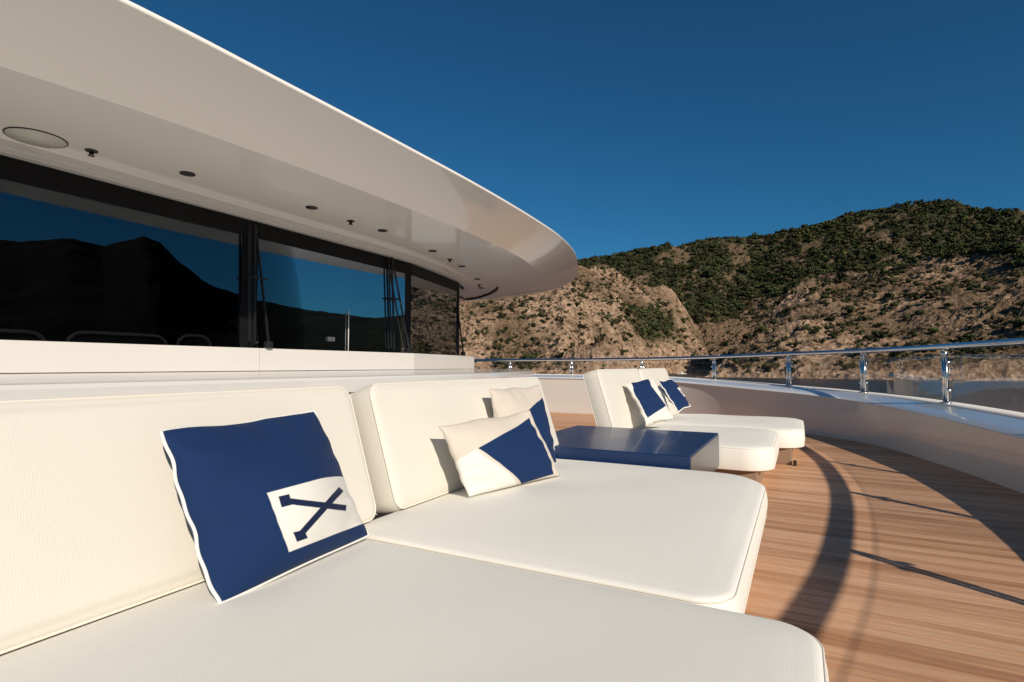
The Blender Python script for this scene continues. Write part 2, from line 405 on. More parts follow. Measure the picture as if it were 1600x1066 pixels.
def cushion(name, w, h, th, radii, er, crown, M, mat, parent, seed=0.0, pipe=True, backcrown=0.3, pr=0.0036):
    """upholstered slab; local a (w) x b (h) x c (th), placed by matrix M"""
    rings = []
    hm = min(w, h) / 2
    def dome(a, b_): return crown * max(0, 1 - abs(2*a/w - 1) ** 5) * max(0, 1 - abs(2*b_/h - 1) ** 5)
    steps = [0.04, 0.1, 0.2, 0.34, 0.5, 0.68, 0.84, 0.95, 1]
    prof = []
    for t in reversed(steps): prof.append((er + min(t, 0.975) * (hm - er), 0.0, 'b', t))
    for k in range(5):
        a = math.pi / 2 * (1 - k / 4); prof.append((er * (1 - math.cos(a)), er - er * math.sin(a), 's', 0))
    for k in range(1, 4): prof.append((-0.006 * math.sin(math.pi * k / 4), er + (th - 2 * er) * k / 4, 's', 0))
    for k in range(5):
        a = math.pi / 2 * k / 4; prof.append((er * (1 - math.cos(a)), th - er + er * math.sin(a), 's', 0))
    for t in steps: prof.append((er + min(t, 0.975) * (hm - er), th, 'f', t))
    V = []; UV = []
    for ins, z, kd, t in prof:
        pts = rrect(w, h, radii, ins)
        if t == 1: pts = [(a, h / 2) for a, b_ in pts] if w > h else [(w / 2, b_) for a, b_ in pts]   # rings close on a spine
        for (a, b_) in pts:
            dz = dome(a, b_) + 0.007 * sag(a * 1.3, b_ * 1.3, seed) * dome(a, b_) / max(crown, 1e-6) if kd == 'f' else -backcrown * dome(a, b_) if kd == 'b' else 0
            V.append(M @ Vector((a, b_, z + dz)))
            UV.append((a + (z if kd == 's' else 0), b_ + (z if kd == 's' else 0)))
    n = len(rrect(w, h, radii, 0)); F = []
    for i in range(len(prof) - 1):
        for j in range(n): F.append((i * n + j, i * n + (j + 1) % n, (i + 1) * n + (j + 1) % n, (i + 1) * n + j))
    o = mesh_obj(name, V, F, mat, parent, smooth=True, uvs=UV)
    bm = bmesh.new(); bm.from_mesh(o.data); bmesh.ops.remove_doubles(bm, verts=bm.verts[:], dist=1e-5); bmesh.ops.dissolve_degenerate(bm, edges=bm.edges[:], dist=1e-5)
    bm.to_mesh(o.data); bm.free(); o.data.polygons.foreach_set('use_smooth', [True] * len(o.data.polygons))
    if pipe:
        for zz in ((er * 0.45, th - er * 0.45) if pipe == 2 else (er * 0.45,)):
            ins = er * 0.16 - 0.001
            tube('piping', [M @ Vector((a, b_, zz)) for a, b_ in rrect(w, h, radii, ins)], pr, M_PIPE_CREAM, o, seg=6, closed=True)
    return o

def frame(o, a, b):
    a = Vector(a).normalized(); b = Vector(b); b = (b - a * b.dot(a)).normalized(); c = a.cross(b)
    M = Matrix((a, b, c)).transposed().to_4x4(); M.translation = Vector(o); return M

def project(p):
    d = Vector(p) - Vector((0, 0, EYE)); f = d.dot(FW); x = d.dot(RT); z = d.z
    zc = f * math.cos(PITCH) + z * math.sin(PITCH); yc = -f * math.sin(PITCH) + z * math.cos(PITCH)
    return (800 + 850 * x / zc, 533 - 850 * yc / zc)

def pillow(corners, thick, base_col, layers, backmat, label, cat, pipe=None, seed=0, group=None, pinch=0.02, facing=Vector((1, -0.2, 0.4)), wave=(0.006, 0.006, 0.006, 0.006), full=0.5):
    """corners TL, TR, BR, BL of the case; layers: (colour, [convex outlines seen on the front]); wave: seam wander left, right, bottom, top"""
    TL, TR, BR, BL = [Vector(c) for c in corners]
    N = 56; nrm = (TR - TL).cross(TL - BL).normalized()
    if nrm.dot(facing) < 0: nrm = -nrm
    r = random.Random(seed); ph = [r.uniform(0, 6.28) for _ in range(12)]
    W = (TR - TL).length; H = (TL - BL).length
    def base(u, v):
        uu = u + pinch * math.sin(math.pi * v) * (0.5 - u) * 2 * abs(2*u-1)**2
        vv = v + pinch * math.sin(math.pi * u) * (0.5 - v) * 2 * abs(2*v-1)**2
        wl_, wr, wb, wt = wave
        uu += wl_ / W * (math.sin(15 * v + ph[0]) + 0.7 * math.sin(31 * v + ph[8])) * (1-u)**4 + wr / W * math.sin(11 * v + ph[9]) * u**4
        vv += wb / H * math.sin(10 * u + ph[1]) * (1-v)**4 + wt / H * (math.sin(12 * u + ph[10]) + .5 * math.sin(5*u)) * v**4
        p = BL * ((1 - uu) * (1 - vv)) + BR * (uu * (1 - vv)) + TR * (uu * vv) + TL * ((1 - uu) * vv)
        return p + nrm * (0.014 * math.sin(5 * u + ph[2]) * math.sin(4 * v + ph[3]))
    def puff(u, v):
        s = max(0.0, math.sin(math.pi * u)) ** full * max(0.0, math.sin(math.pi * v)) ** full
        w = 0.0
        for k in range(4):                                         # pull creases running in from the seams
            du = u if k % 2 == 0 else 1 - u
            w += 0.075 * math.sin((22 + 5 * k) * v + 6 * du * math.sin(ph[k]) + ph[k + 4]) * math.exp(-((du - 0.07) / 0.11) ** 2) * (0.4 + 0.6 * math.sin(3 * v + ph[k]) ** 2)
            dv = v if k < 2 else 1 - v
            w += 0.04 * math.sin((19 + 4 * k) * u + 4 * dv + ph[k + 2]) * math.exp(-((dv - 0.06) / 0.09) ** 2)
        # long soft folds
        w += 0.035 * math.exp(-((v - 0.30 - 0.25 * u + 0.05 * math.sin(6*u)) / 0.035) ** 2) * max(0, 1 - 1.9 * u)
        w -= 0.05 * math.exp(-((v - 0.62 + 0.2 * u) / 0.03) ** 2) * max(0, 1 - 2.4 * u)
        w -= 0.04 * math.exp(-((u - 0.55 - 0.3 * (1-v)) / 0.05) ** 2) * max(0, 2.4 * v - 1.5)
        lo = 0.06 * math.sin(4 * u + ph[5]) * math.sin(3.2 * v + ph[6]) + 0.05 * math.sin(8 * u - 5 * v + ph[7])
        return s * (1 + lo + w * 1.5)
    V = []; UV = []; F = []; idx = {}
    def par(i): t = i / N; return 0.45 * (0.5 - 0.5 * math.cos(math.pi * t)) + 0.55 * t
    for side in (1, -1):
        for i in range(N + 1):
            for j in range(N + 1):
                if side < 0 and (i in (0, N) or j in (0, N)): idx[(side, i, j)] = idx[(1, i, j)]; continue
                u, v = par(i), par(j)
                idx[(side, i, j)] = len(V); V.append(base(u, v) + nrm * (side * thick / 2 * puff(u, v))); UV.append((u, v))
    fm = []
    for side in (1, -1):
        for i in range(N):
            for j in range(N):
                q = (idx[(side, i, j)], idx[(side, i + 1, j)], idx[(side, i + 1, j + 1)], idx[(side, i, j + 1)])
                F.append(q if side > 0 else q[::-1]); fm.append(0 if side > 0 else 1)
    front = [(project(V[k]), UV[k]) for k in range((N + 1) ** 2)]
    FP = np.array([f[0] for f in front]).reshape(N+1, N+1, 2); FU = np.array([f[1] for f in front]).reshape(N+1, N+1, 2)
    def find(p):
        if len(p) == 3: return (p[1], p[2])                        # already on the cloth
        d = ((FP - np.array(p)) ** 2).sum(-1); i, j = np.unravel_index(d.argmin(), d.shape); i = min(max(i, 1), N-1); j = min(max(j, 1), N-1)
        A = np.array([FP[i+1, j] - FP[i-1, j], FP[i, j+1] - FP[i, j-1]]).T; t = np.linalg.solve(A, np.array(p) - FP[i, j])
        t = np.clip(t, -2.5, 2.5)
        u = FU[i, j] + t[0] * (FU[i+1, j] - FU[i-1, j]) + t[1] * (FU[i, j+1] - FU[i, j-1])
        return tuple(float(x) for x in u)
    def strokes(a, b, w):
        if len(a) == 3: a, b, f = np.array(a[1:], float), np.array(b[1:], float), tuple
        else: a, b, f = np.array(a, float), np.array(b, float), find
        d = (b-a)/np.linalg.norm(b-a); n_ = np.array([-d[1], d[0]])*w/2; out = []
        for k in range(6):
            p, q = a + (b-a) * max(0, k/6 - .01), a + (b-a) * min(1, (k+1)/6 + .01); out.append([f(x) for x in (p-n_, q-n_, q+n_, p+n_)])
        return out
    def run_out(q):
        """a patch that runs on to the right-hand seam"""
        b, c_ = np.array(q[1], float), np.array(q[2], float); out = []
        for j in range(4):
            t0, t1 = max(0, j/4 - .02), min(1, (j+1)/4 + .02); a0, a1 = find(b*(1-t0) + c_*t0), find(b*(1-t1) + c_*t1)
            out.append([(a0[0] - .03, a0[1]), (1.05, a0[1]), (1.05, a1[1]), (a1[0] - .03, a1[1])])
        return patches(q) + out
    def patches(q):
        a, b, c_, d = [np.array(x, float) for x in q]; out = []
        P_ = lambda s_, t_: find(a*(1-s_)*(1-t_) + b*s_*(1-t_) + c_*s_*t_ + d*(1-s_)*t_)
        for i in range(4):
            for j in range(4):
                s0, s1, t0, t1 = [min(1, max(0, x)) for x in (i/4-.02, i/4+.27, j/4-.02, j/4+.27)]
                out.append([P_(s0, t0), P_(s1, t0), P_(s1, t1), P_(s0, t1)])
        return out
    L2 = []
    for c, polys in layers:
        ps = []
        for q in polys:
            if isinstance(q, dict): ps += run_out(q['to_seam'])
            elif isinstance(q, tuple): ps += strokes(*q)
            elif len(q) == 4 and len(q[0]) == 2 and math.dist(q[0], q[2]) > 45: ps += patches(q)
            else: ps.append([find(p) for p in q])
        L2.append((c, ps))
    mat = pillow_mat('pillow_print', base_col, L2)
    c = (TL + TR + BR + BL) / 4
    root = empty('pillow', label, cat, group, loc=(c.x, c.y, min(p.z for p in V)))
    o = mesh_obj('pillow_case', V, F, mat, None, smooth=True, uvs=UV, mats=[mat, backmat], fmat=fm); parent_keep(o, root)
    border = [(i, 0) for i in range(N)] + [(N, j) for j in range(N)] + [(i, N) for i in range(N, 0, -1)] + [(0, j) for j in range(N, 0, -1)]
    if pipe:
        p = tube('piping', [V[idx[(1, i, j)]] for i, j in border], pipe[1], pipe[0], None, seg=8, closed=True); parent_keep(p, root)
    return root

# ================================================================== STRUCTURE: sea and hills
WATER = -7.05
def ring_disc(name, R, mat, z):
    n = 96; rs = [3, 30, 90, 200, 400, 800, 2000, 6000, 14000]
    V = [(r * math.cos(2*math.pi*i/n), r * math.sin(2*math.pi*i/n), z) for r in rs for i in range(n)]
    F = [(k*n+i, k*n+(i+1) % n, (k+1)*n+(i+1) % n, (k+1)*n+i) for k in range(len(rs)-1) for i in range(n)]
    F.append(tuple(range(n)))
    return mesh_obj(name, V, F, mat)
tag(ring_disc('sea', 14000, M_SEA, WATER), 'dark grey blue sea of the bay below the yacht', kind='structure')

def hash2(ix, iy, s):
    h = (ix.astype(np.int64) * 374761393 + iy.astype(np.int64) * 668265263 + s * 1442695041) & 0x7fffffff
    h = ((h ^ (h >> 13)) * 1274126177) & 0x7fffffff
    return ((h ^ (h >> 16)) & 0xffff) / 65535.0
def vnoise(x, y, s=0):
    ix, iy = np.floor(x), np.floor(y); fx, fy = x - ix, y - iy
    fx = fx*fx*fx*(fx*(fx*6-15)+10); fy = fy*fy*fy*(fy*(fy*6-15)+10)
    a, b, c, d = hash2(ix, iy, s), hash2(ix+1, iy, s), hash2(ix, iy+1, s), hash2(ix+1, iy+1, s)
    return (a*(1-fx)+b*fx)*(1-fy) + (c*(1-fx)+d*fx)*fy
def fbm(x, y, o=5, s=0, g=0.5):
    r = 0; a = 1; t = 0
    for k in range(o):
        r = r + a * (vnoise(x, y, s + k) * 2 - 1); t += a; a *= g; x = x * 2.03 + 17.1; y = y * 2.03 - 9.7
    return r / t
def ridged(x, y, o=5, s=0):
    r = 0; a = 1; t = 0
    for k in range(o):
        r = r + a * (1 - np.abs(vnoise(x, y, s + k) * 2 - 1) * 2); t += a; a *= 0.5; x = x * 2.07 + 3.1; y = y * 2.07 + 5.3
    return r / t

def crest_tab(px, polar=()):
    th = [math.atan((u - 800) / 850) for u, y in px]; te = [(572 - y) / 850 * math.cos(t) for t, (u, y) in zip(th, px)]
    th += [math.radians(a) for a, e in polar]; te += [math.tan(math.radians(e)) for a, e in polar]
    return np.array(th), np.array(te)
def tu(u): return math.atan((u - 800) / 850)

B_TAB = crest_tab([(-200, 540), (300, 480), (600, 440), (720, 425), (800, 418), (905, 407), (1000, 393), (1100, 380), (1200, 365), (1250, 356), (1300, 345),
    (1340, 336), (1380, 327), (1420, 320), (1450, 318), (1490, 319), (1540, 328), (1600, 334), (1700, 345)],
    [(50, 9.6), (58, 7.0), (64, 5.4), (69, 5.0), (74, 5.6), (78.2, 6.2), (83.7, 6.9), (86.3, 7.7), (88.2, 9.4), (89.6, 11.0), (90.8, 11.4), (92, 10.8), (93.6, 10.1), (96, 10.5), (99, 9.8), (108, 9), (125, 6), (150, 4), (180, 3)])
A_TAB = crest_tab([(300, 520), (500, 470), (720, 434), (800, 424), (905, 416), (960, 421), (1000, 432), (1036, 440), (1058, 450), (1072, 470), (1092, 508), (1120, 560), (1160, 600)])
H_TAB = crest_tab([(840, 590), (870, 568), (888, 546), (905, 528), (930, 520), (952, 526), (972, 548), (990, 572), (1010, 592)])
C_TAB = crest_tab([(1090, 600), (1135, 566), (1160, 535), (1190, 500), (1225, 462), (1255, 440), (1290, 431), (1350, 424), (1420, 416), (1500, 395), (1600, 362), (1700, 350)], [(50, 9.0), (56, 5), (62, 0), (66, -3)])

def interp(th, tab, lo=-0.2):
    return np.interp(th, tab[0], tab[1], left=lo, right=lo)

def layer(th, R, tab, Rf, Rc, p, fall, lo=-0.2):
    Hc = interp(th, tab, lo) * Rc + EYE
    t = (R - Rf) / np.maximum(Rc - Rf, 1)
    Hc = np.maximum(Hc, WATER - 15)
    up = np.where(t > 0, WATER + (Hc - WATER) * np.clip(t, 0, 1) ** p, WATER + 60 * np.clip(t, -1, 0))
    return np.where(R <= Rc, up, Hc - (R - Rc) * fall)

def terrain(th, R):
    X = R * np.sin(th); Y = R * np.cos(th)
    wob = 30 * fbm(X / 140, Y / 140, 3, 5) + 12 * fbm(X / 35, Y / 35, 3, 9)
    Rw = R + wob * 0.5
    thw = th + 0.012 * fbm(X / 60, Y / 60, 3, 11)
    far = th > math.radians(52)
    B = layer(thw, Rw, B_TAB, np.where(far, 420, np.interp(thw, [tu(930), tu(1000), tu(1180), tu(1270)], [620, 690, 690, 640])), np.where(far, 760, 980), np.where(far, 0.9, 1.15), 0.15, 0.02)
    A = layer(thw, Rw, A_TAB, np.interp(th, [tu(880), tu(1000), tu(1070)], [428, 540, 640]), np.interp(th, [tu(880), tu(1070)], [650, 770]), 0.95, 0.35)
    H = layer(thw, Rw, H_TAB, 405 + 0 * th, 432 + 0 * th, 0.7, 0.6)
    C = layer(thw, Rw, C_TAB, np.interp(th, [tu(1130), tu(1250)], [415, 395]), np.interp(th, [tu(1130), tu(1190), tu(1300), tu(1500)], [430, 520, 640, 700]), 0.82, 0.30)
    st = np.stack([B, A, H, C]); L = st.argmax(0); Z = st.max(0)
    m = np.clip((Z - WATER) / 20, 0.0, 1)
    gul = ridged(X / 75, Y / 75, 5, 21)
    Z = Z + m * np.where(far, 0.25, 1.0) * (8.0 * fbm(X / 90, Y / 90, 4, 31) + 9.0 * (gul - 0.3) * (L != 0) + 4.0 * (gul - .3) * (L == 0))
    m2 = np.clip((Z - WATER + 1.5) / 6, 0, 1)
    rough = 0.5 + 0.8 * np.clip(fbm(X / 45, Y / 45, 3, 51) * 2.2 + 0.4, 0, 1)
    Z = Z + m2 * rough * (2.6 * ridged(X / 11, Y / 11, 4, 61) + 1.3 * fbm(X / 3.2, Y / 3.2, 3, 71)) * np.where(far, 0.5, 1.0)
    # broken low cliff along the shoreline
    sh = np.exp(-((Z - WATER - 2.0) / 2.0) ** 2)
    Z = Z + m2 * (~far) * (1.7 * np.maximum(0, ridged(X / 6.5 + 9, Y / 6.5, 3, 141) - 0.15) * np.clip(fbm(X / 30 + 7, Y / 30, 3, 151) * 2.5 + 0.5, 0.15, 1.3))
    Z = Z + sh * 1.8 * (ridged(X / 5, Y / 5, 3, 81)) * (~far)
    return Z, L, gul, rough

def pix_y(th, R, Z): return 572 - (Z - EYE) / (R * np.cos(th)) * 850

def world_xy(th, R):
    return R * (np.sin(th) * RT.x + np.cos(th) * FW.x), R * (np.sin(th) * RT.y + np.cos(th) * FW.y)

def forest_mask(th, R, Z, L):
    """1 where the pine wood grows"""
    X = R * np.sin(th); Y = R * np.cos(th)
    py = pix_y(th, R, Z); u = 800 + 850 * np.tan(np.clip(th, -1.3, 1.3))
    edge = np.interp(u, [600, 905, 960, 1000, 1060, 1150, 1250, 1300, 1400, 1500, 1600], [422, 412, 402, 500, 505, 490, 455, 428, 414, 410, 404])
    nz = 34 * fbm(X / 60, Y / 60, 4, 91)
    f = np.clip((edge + nz * 0.8 - py) / 12 + 0.5, 0, 1)
    f = np.where((L == 1) | (L == 2), f * np.clip((py - 395) < 25, 0, 1) * 0.6, f)
    gul_ = np.exp(-((u - 1015 - (py - 500) * 0.2) / 42) ** 2) * np.clip((py - 476) / 10, 0, 1) * np.clip((545 - py) / 20, 0, 1)
    f = np.maximum(f, gul_ * (L != 2))
    gap = np.clip(0.95 + 2.2 * fbm(X / 26 + 40, Y / 26, 4, 97), 0.15, 1)
    return np.where(th > math.radians(52), 1.0, f * gap)

def grid_terrain(name, t0, t1, nt_, R, label, mat=None):
    T, RR = np.meshgrid(np.linspace(t0, t1, nt_), R, indexing='ij')
    Z, L, gul, rough = terrain(T, RR)
    X, Y = world_xy(T, RR)
    nr = len(R); V = np.stack([X, Y, Z], -1).reshape(-1, 3)
    i, j = np.meshgrid(np.arange(nt_ - 1), np.arange(nr - 1), indexing='ij'); a = (i * nr + j).ravel()
    F = np.stack([a, a + nr, a + nr + 1, a + 1], -1)
    keep = (Z.ravel()[F].max(1) > WATER - 2); F = F[keep]
    me = bpy.data.meshes.new(name); me.vertices.add(len(V)); me.vertices.foreach_set('co', V.ravel().astype(np.float32))
    me.loops.add(F.size); me.loops.foreach_set('vertex_index', F.ravel().astype(np.int32))
    me.polygons.add(len(F)); me.polygons.foreach_set('loop_start', np.arange(0, F.size, 4, dtype=np.int32))
    me.update(calc_edges=True)
    me.polygons.foreach_set('use_smooth', np.full(len(F), mat is not None))
    fo = forest_mask(T, RR, Z, L)
    xr, yr = RR * np.sin(T), RR * np.cos(T)
    shore = np.clip(1 - (Z - WATER - 5) / 2, 0, 1)
    rk = np.clip(fbm(xr / 38, yr / 38, 4, 101) * 1.6 + 0.15 + 0.55 * (L == 1) + 0.75 * (L == 2) + (gul - 0.35) * 0.9, 0, 1)
    spur = np.clip(1 - np.abs(T - tu(1225)) / 0.06, 0, 1) * (L == 3)
    rk = np.clip(rk + spur * 0.5, 0, 1)
    rk = np.maximum(rk * (L != 0) + (L == 0) * 0.15, shore); rk = np.where(T > math.radians(52), 0.0, rk)
    colr = np.stack([rk, fo * (1 - shore * 0.8), np.clip(1 - shore, 0, 1) * np.where(L == 2, 0.4, 1), np.ones_like(rk)], -1).reshape(-1, 4)
    ca = me.color_attributes.new('zone', 'FLOAT_COLOR', 'POINT'); ca.data.foreach_set('color', colr.astype(np.float32).ravel())
    me.materials.append(mat or M_HILL)
    o = bpy.data.objects.new(name, me); COL.objects.link(o); tag(o, label, kind='structure')
    return o
D = math.radians
Rn = np.r_[np.linspace(385, 470, 90, endpoint=False), np.linspace(470, 720, 190, endpoint=False), np.linspace(720, 1060, 170)]
grid_terrain('hillside', D(-9), D(52), 760, Rn, 'rocky scrub hillside across the bay with wooded ridge')
grid_terrain('hills', D(52), D(180), 420, np.linspace(390, 900, 80), 'dark wooded hills around the bay', M_DARKWOOD)
grid_terrain('hills', D(-180), D(-9), 200, np.linspace(420, 1100, 60), 'low hills around the bay')

# ------------------------------------------------------------------ trees and scrub
def ico(sub):
    bm = bmesh.new(); bmesh.ops.create_icosphere(bm, subdivisions=sub, radius=1.0)
    V = np.array([v.co[:] for v in bm.verts]); F = np.array([[v.index for v in f.verts] for f in bm.faces]); bm.free(); return V, F
def lump(sub, seed, amp):
    V, F = ico(sub); r = np.random.RandomState(seed)
    d = 1 + amp * (fbm(V[:, 0]*1.7+seed, V[:, 1]*1.7+V[:, 2]*1.3, 3, seed)) * 1.5 + amp * 0.55 * r.uniform(-1, 1, len(V))
    V = V * d[:, None]; V[:, 2] *= 0.8; return V, F
def clump(seed, k, sub, amp):
    r = np.random.RandomState(seed); Vs = []; Fs = []; n = 0
    for i in range(k):
        V, F = lump(sub, seed * 10 + i, amp); s = r.uniform(0.5, 0.8) if k > 1 else 1
        o = np.array([r.uniform(-.55, .55), r.uniform(-.55, .55), r.uniform(-.05, .45)]) if k > 1 else np.zeros(3)
        Vs.append(V * s + o); Fs.append(F + n); n += len(V)
    return np.concatenate(Vs), np.concatenate(Fs)
def leafy(seed, k, lobes):
    """a bush of many leaf-clump faces spread through a few lobes round a small dark heart"""
    r = np.random.RandomState(seed); V, F = ico(1); V = V * 0.42 * (1 + 0.3 * r.uniform(-1, 1, len(V)))[:, None] + [0, 0, 0.05]; Vs = [V]; Fs = [F]; n = len(V)
    L = np.c_[r.uniform(-.5, .5, (lobes, 2)), r.uniform(-.05, .45, lobes)]; rad = r.uniform(.35, .62, lobes)
    for i in range(k):
        q = r.randint(lobes); d = r.normal(size=3); d /= np.linalg.norm(d); d[2] = abs(d[2]) * 1.1 - 0.25
        c = L[q] + d * rad[q] * r.uniform(0.65, 1.0); s_ = r.uniform(0.16, 0.34)
        a = np.cross(d + r.normal(size=3) * 0.7, [0.3, 0.2, 1]); a /= np.linalg.norm(a); b = np.cross(d + r.normal(size=3) * .5, a); b /= np.linalg.norm(b)
        Vs.append(np.array([c + a * s_, c - a * s_ * .6 + b * s_, c - a * s_ * .5 - b * s_ * .9, c + d * s_ * .5])); Fs.append(np.array([[0, 1, 3], [1, 2, 3], [2, 0, 3]]) + n); n += 4
    V = np.concatenate(Vs); V[:, 2] *= 0.85
    return V, np.concatenate(Fs)
T_TREE = [leafy(s, 34, 4) for s in range(12)]
T_LONE = [leafy(40 + s, 200, 6) for s in range(4)]
T_BUSH = [leafy(20 + s, 20, 2) for s in range(12)]

def place_points(n, t0, t1, r0, r1, dens, seed):
    r = np.random.RandomState(seed)
    th = r.uniform(t0, t1, n); R = np.sqrt(r.uniform(r0**2, r1**2, n))
    Z, L, gul, rough = terrain(th, R)
    p = dens(th, R, Z, L, gul, rough); k = (r.uniform(0, 1, n) < p) & (Z > WATER + 3)
    return th[k], R[k], Z[k], L[k]

def foliage(name, th, R, Z, size, temps, cols, seed, label):
    r = np.random.RandomState(seed); X, Y = world_xy(th, R); Vs = []; Fs = []; Cs = []; n = 0
    for i in range(len(th)):
        V, F = temps[r.randint(len(temps))]; a = r.uniform(0, 6.28); s = size[i]; c, d = math.cos(a), math.sin(a)
        W = np.stack([V[:, 0]*c - V[:, 1]*d, V[:, 0]*d + V[:, 1]*c, V[:, 2] * r.uniform(.75, 1.15)], -1) * s + [X[i], Y[i], Z[i] + s * 0.35]
        Vs.append(W); Fs.append(F + n); n += len(V)
        col = np.array(cols[r.randint(len(cols))]) * r.uniform(0.55, 1.35); Cs.append(np.c_[col[None] * r.uniform(0.7, 1.3, (len(V), 1)), np.ones(len(V))])
    V = np.concatenate(Vs).astype(np.float32); F = np.concatenate(Fs).astype(np.int32); C_ = np.concatenate(Cs).astype(np.float32)
    print(name, len(th), len(F))
    me = bpy.data.meshes.new(name); me.vertices.add(len(V)); me.vertices.foreach_set('co', V.ravel())
    me.loops.add(F.size); me.loops.foreach_set('vertex_index', F.ravel()); me.polygons.add(len(F)); me.polygons.foreach_set('loop_start', np.arange(0, F.size, 3, dtype=np.int32))
    me.update(calc_edges=True)
    ca = me.color_attributes.new('tint', 'FLOAT_COLOR', 'POINT'); ca.data.foreach_set('color', C_.ravel())
    me.materials.append(M_LEAF); o = bpy.data.objects.new(name, me); COL.objects.link(o); tag(o, label, kind='stuff'); return o

GREENS = [(0.066, 0.082, 0.030), (0.054, 0.070, 0.026), (0.080, 0.086, 0.032), (0.040, 0.048, 0.022), (0.080, 0.074, 0.030), (0.085, 0.070, 0.036)]
SCRUB = [(0.040, 0.048, 0.020), (0.052, 0.050, 0.023), (0.030, 0.037, 0.017), (0.070, 0.060, 0.030)]
th, R, Z, L = place_points(26000, D(5), D(50), 560, 1030, lambda t, r, z, l, g, ro: forest_mask(t, r, z, l) * 0.72, 3)
foliage('pine_wood', th, R, Z, np.random.RandomState(1).gamma(6, 0.52, len(th)) + 1.2, T_TREE, GREENS, 5, 'dark green pine wood covering the upper hillside')
def scrub_d(t, r, z, l, g, ro):
    x, y = r*np.sin(t), r*np.cos(t)
    f = np.clip(0.5 + 1.6 * fbm(x/30, y/30, 3, 131), 0.05, 1)
    return (1 - forest_mask(t, r, z, l) * 0.6) * f * np.where(l == 2, 0.3, np.where(l == 0, 1.0, 0.8)) * np.where(g < 0.15, 1.6, 0.85)
th, R, Z, L = place_points(26000, D(-9), D(50), 400, 900, scrub_d, 4)
foliage('scrub', th, R, Z, np.random.RandomState(2).gamma(2.2, 0.68, len(th)) + 0.5, T_BUSH, SCRUB, 6, 'low dark scrub bushes dotted over the rocky slopes')

def tree_thing(temp, sub_seed):
    V, F = T_LONE[temp]; C_ = np.tile(np.r_[GREENS[sub_seed % 5], 1], (len(V), 1)).astype(np.float32)
    root = empty('evergreen_tree', 'single dark rounded evergreen standing out on the bare rocky slope', 'tree', 'lone evergreens on the bare slope')
    W = V + [0, 0, 0.75]
    me = bpy.data.meshes.new('crown'); me.from_pydata([tuple(v) for v in W], [], [tuple(int(i) for i in f) for f in F])
    ca = me.color_attributes.new('tint', 'FLOAT_COLOR', 'POINT'); ca.data.foreach_set('color', C_.ravel()); me.materials.append(M_LEAF)
    o = bpy.data.objects.new('crown', me); COL.objects.link(o); o.parent = root
    tube('trunk', [(0, 0, -0.3), (0.03, 0.02, 0.25), (0.0, 0.05, 0.7)], [0.11, 0.09, 0.06], M_BARK, root, seg=7)
    return root
protos = [tree_thing(i, i) for i in range(4)]; used = set()
th, R, Z, L = place_points(900, D(6), D(46), 420, 640, lambda t, r, z, l, g, ro: (1 - forest_mask(t, r, z, l)) * np.where(l == 2, 0.1, 0.22) * (pix_y(t, r, z) < 560), 8)
rr = random.Random(11)
for i in range(min(110, len(th))):
    k = i % 4; p = protos[k]
    x, y = world_xy(th[i], R[i]); s = rr.uniform(1.8, 4.0)
    if k in used:
        o = p.copy(); COL.objects.link(o)
        for ch in p.children: c = ch.copy(); COL.objects.link(c); c.parent = o
    else: o = p; used.add(k)
    o.location = (x, y, Z[i]); o.rotation_euler = (0, 0, rr.uniform(0, 6.28)); o.scale = (s, s, s * rr.uniform(.8, 1.1))

# ================================================================== STRUCTURE: yacht deck, bulwark, railing
BASE = [(-9.0, -2.9), (-6.0, -2.85), (-4, -2.7), (-1.5, -2.3), (0.1, -1.5), (0.95, -0.2), (1.38, 1.4), (1.55, 2.8), (1.58, 4.0), (1.46, 5.32), (1.13, 6.78), (0.72, 7.95), (0.10, 8.68),
        (-0.7, 9.28), (-1.5, 9.80), (-2.25, 10.13), (-3.1, 10.27), (-4.6, 10.31), (-6.0, 10.32), (-9.0, 10.32)]
BC = spline(BASE, 320)
tan_ = np.gradient(BC, axis=0); tan_ /= np.linalg.norm(tan_, axis=1)[:, None]
OUT = np.stack([tan_[:, 1], -tan_[:, 0]], -1)                      # outboard
def off(d): return BC + OUT * d
# the bulwark rises gently towards the far side
CZ_Y = [-3, 4.0, 5.32, 6.78, 7.99, 8.73, 9.4, 9.9, 10.2, 10.32]; CZ_Z = [0.43, 0.43, 0.442, 0.487, 0.520, 0.579, 0.625, 0.670, 0.715, 0.728]
CAPZ = np.interp(BC[:, 1], CZ_Y, CZ_Z); k_ = np.ones(15) / 15; CAPZ = np.convolve(np.pad(CAPZ, 7, mode='edge'), k_, 'valid')

def loft(name, profs, mat, parent=None, smooth=True):
    """profs: list of (n,3) arrays"""
    n = len(profs[0]); V = np.concatenate(profs); F = []
    for k in range(len(profs) - 1):
        for i in range(n - 1): a = k*n+i; F.append((a, a+1, a+n+1, a+n))
    return mesh_obj(name, V, F, mat, parent, smooth)
def at_z(xy, z): return np.c_[xy, z if hasattr(z, '__len__') else np.full(len(xy), z)]

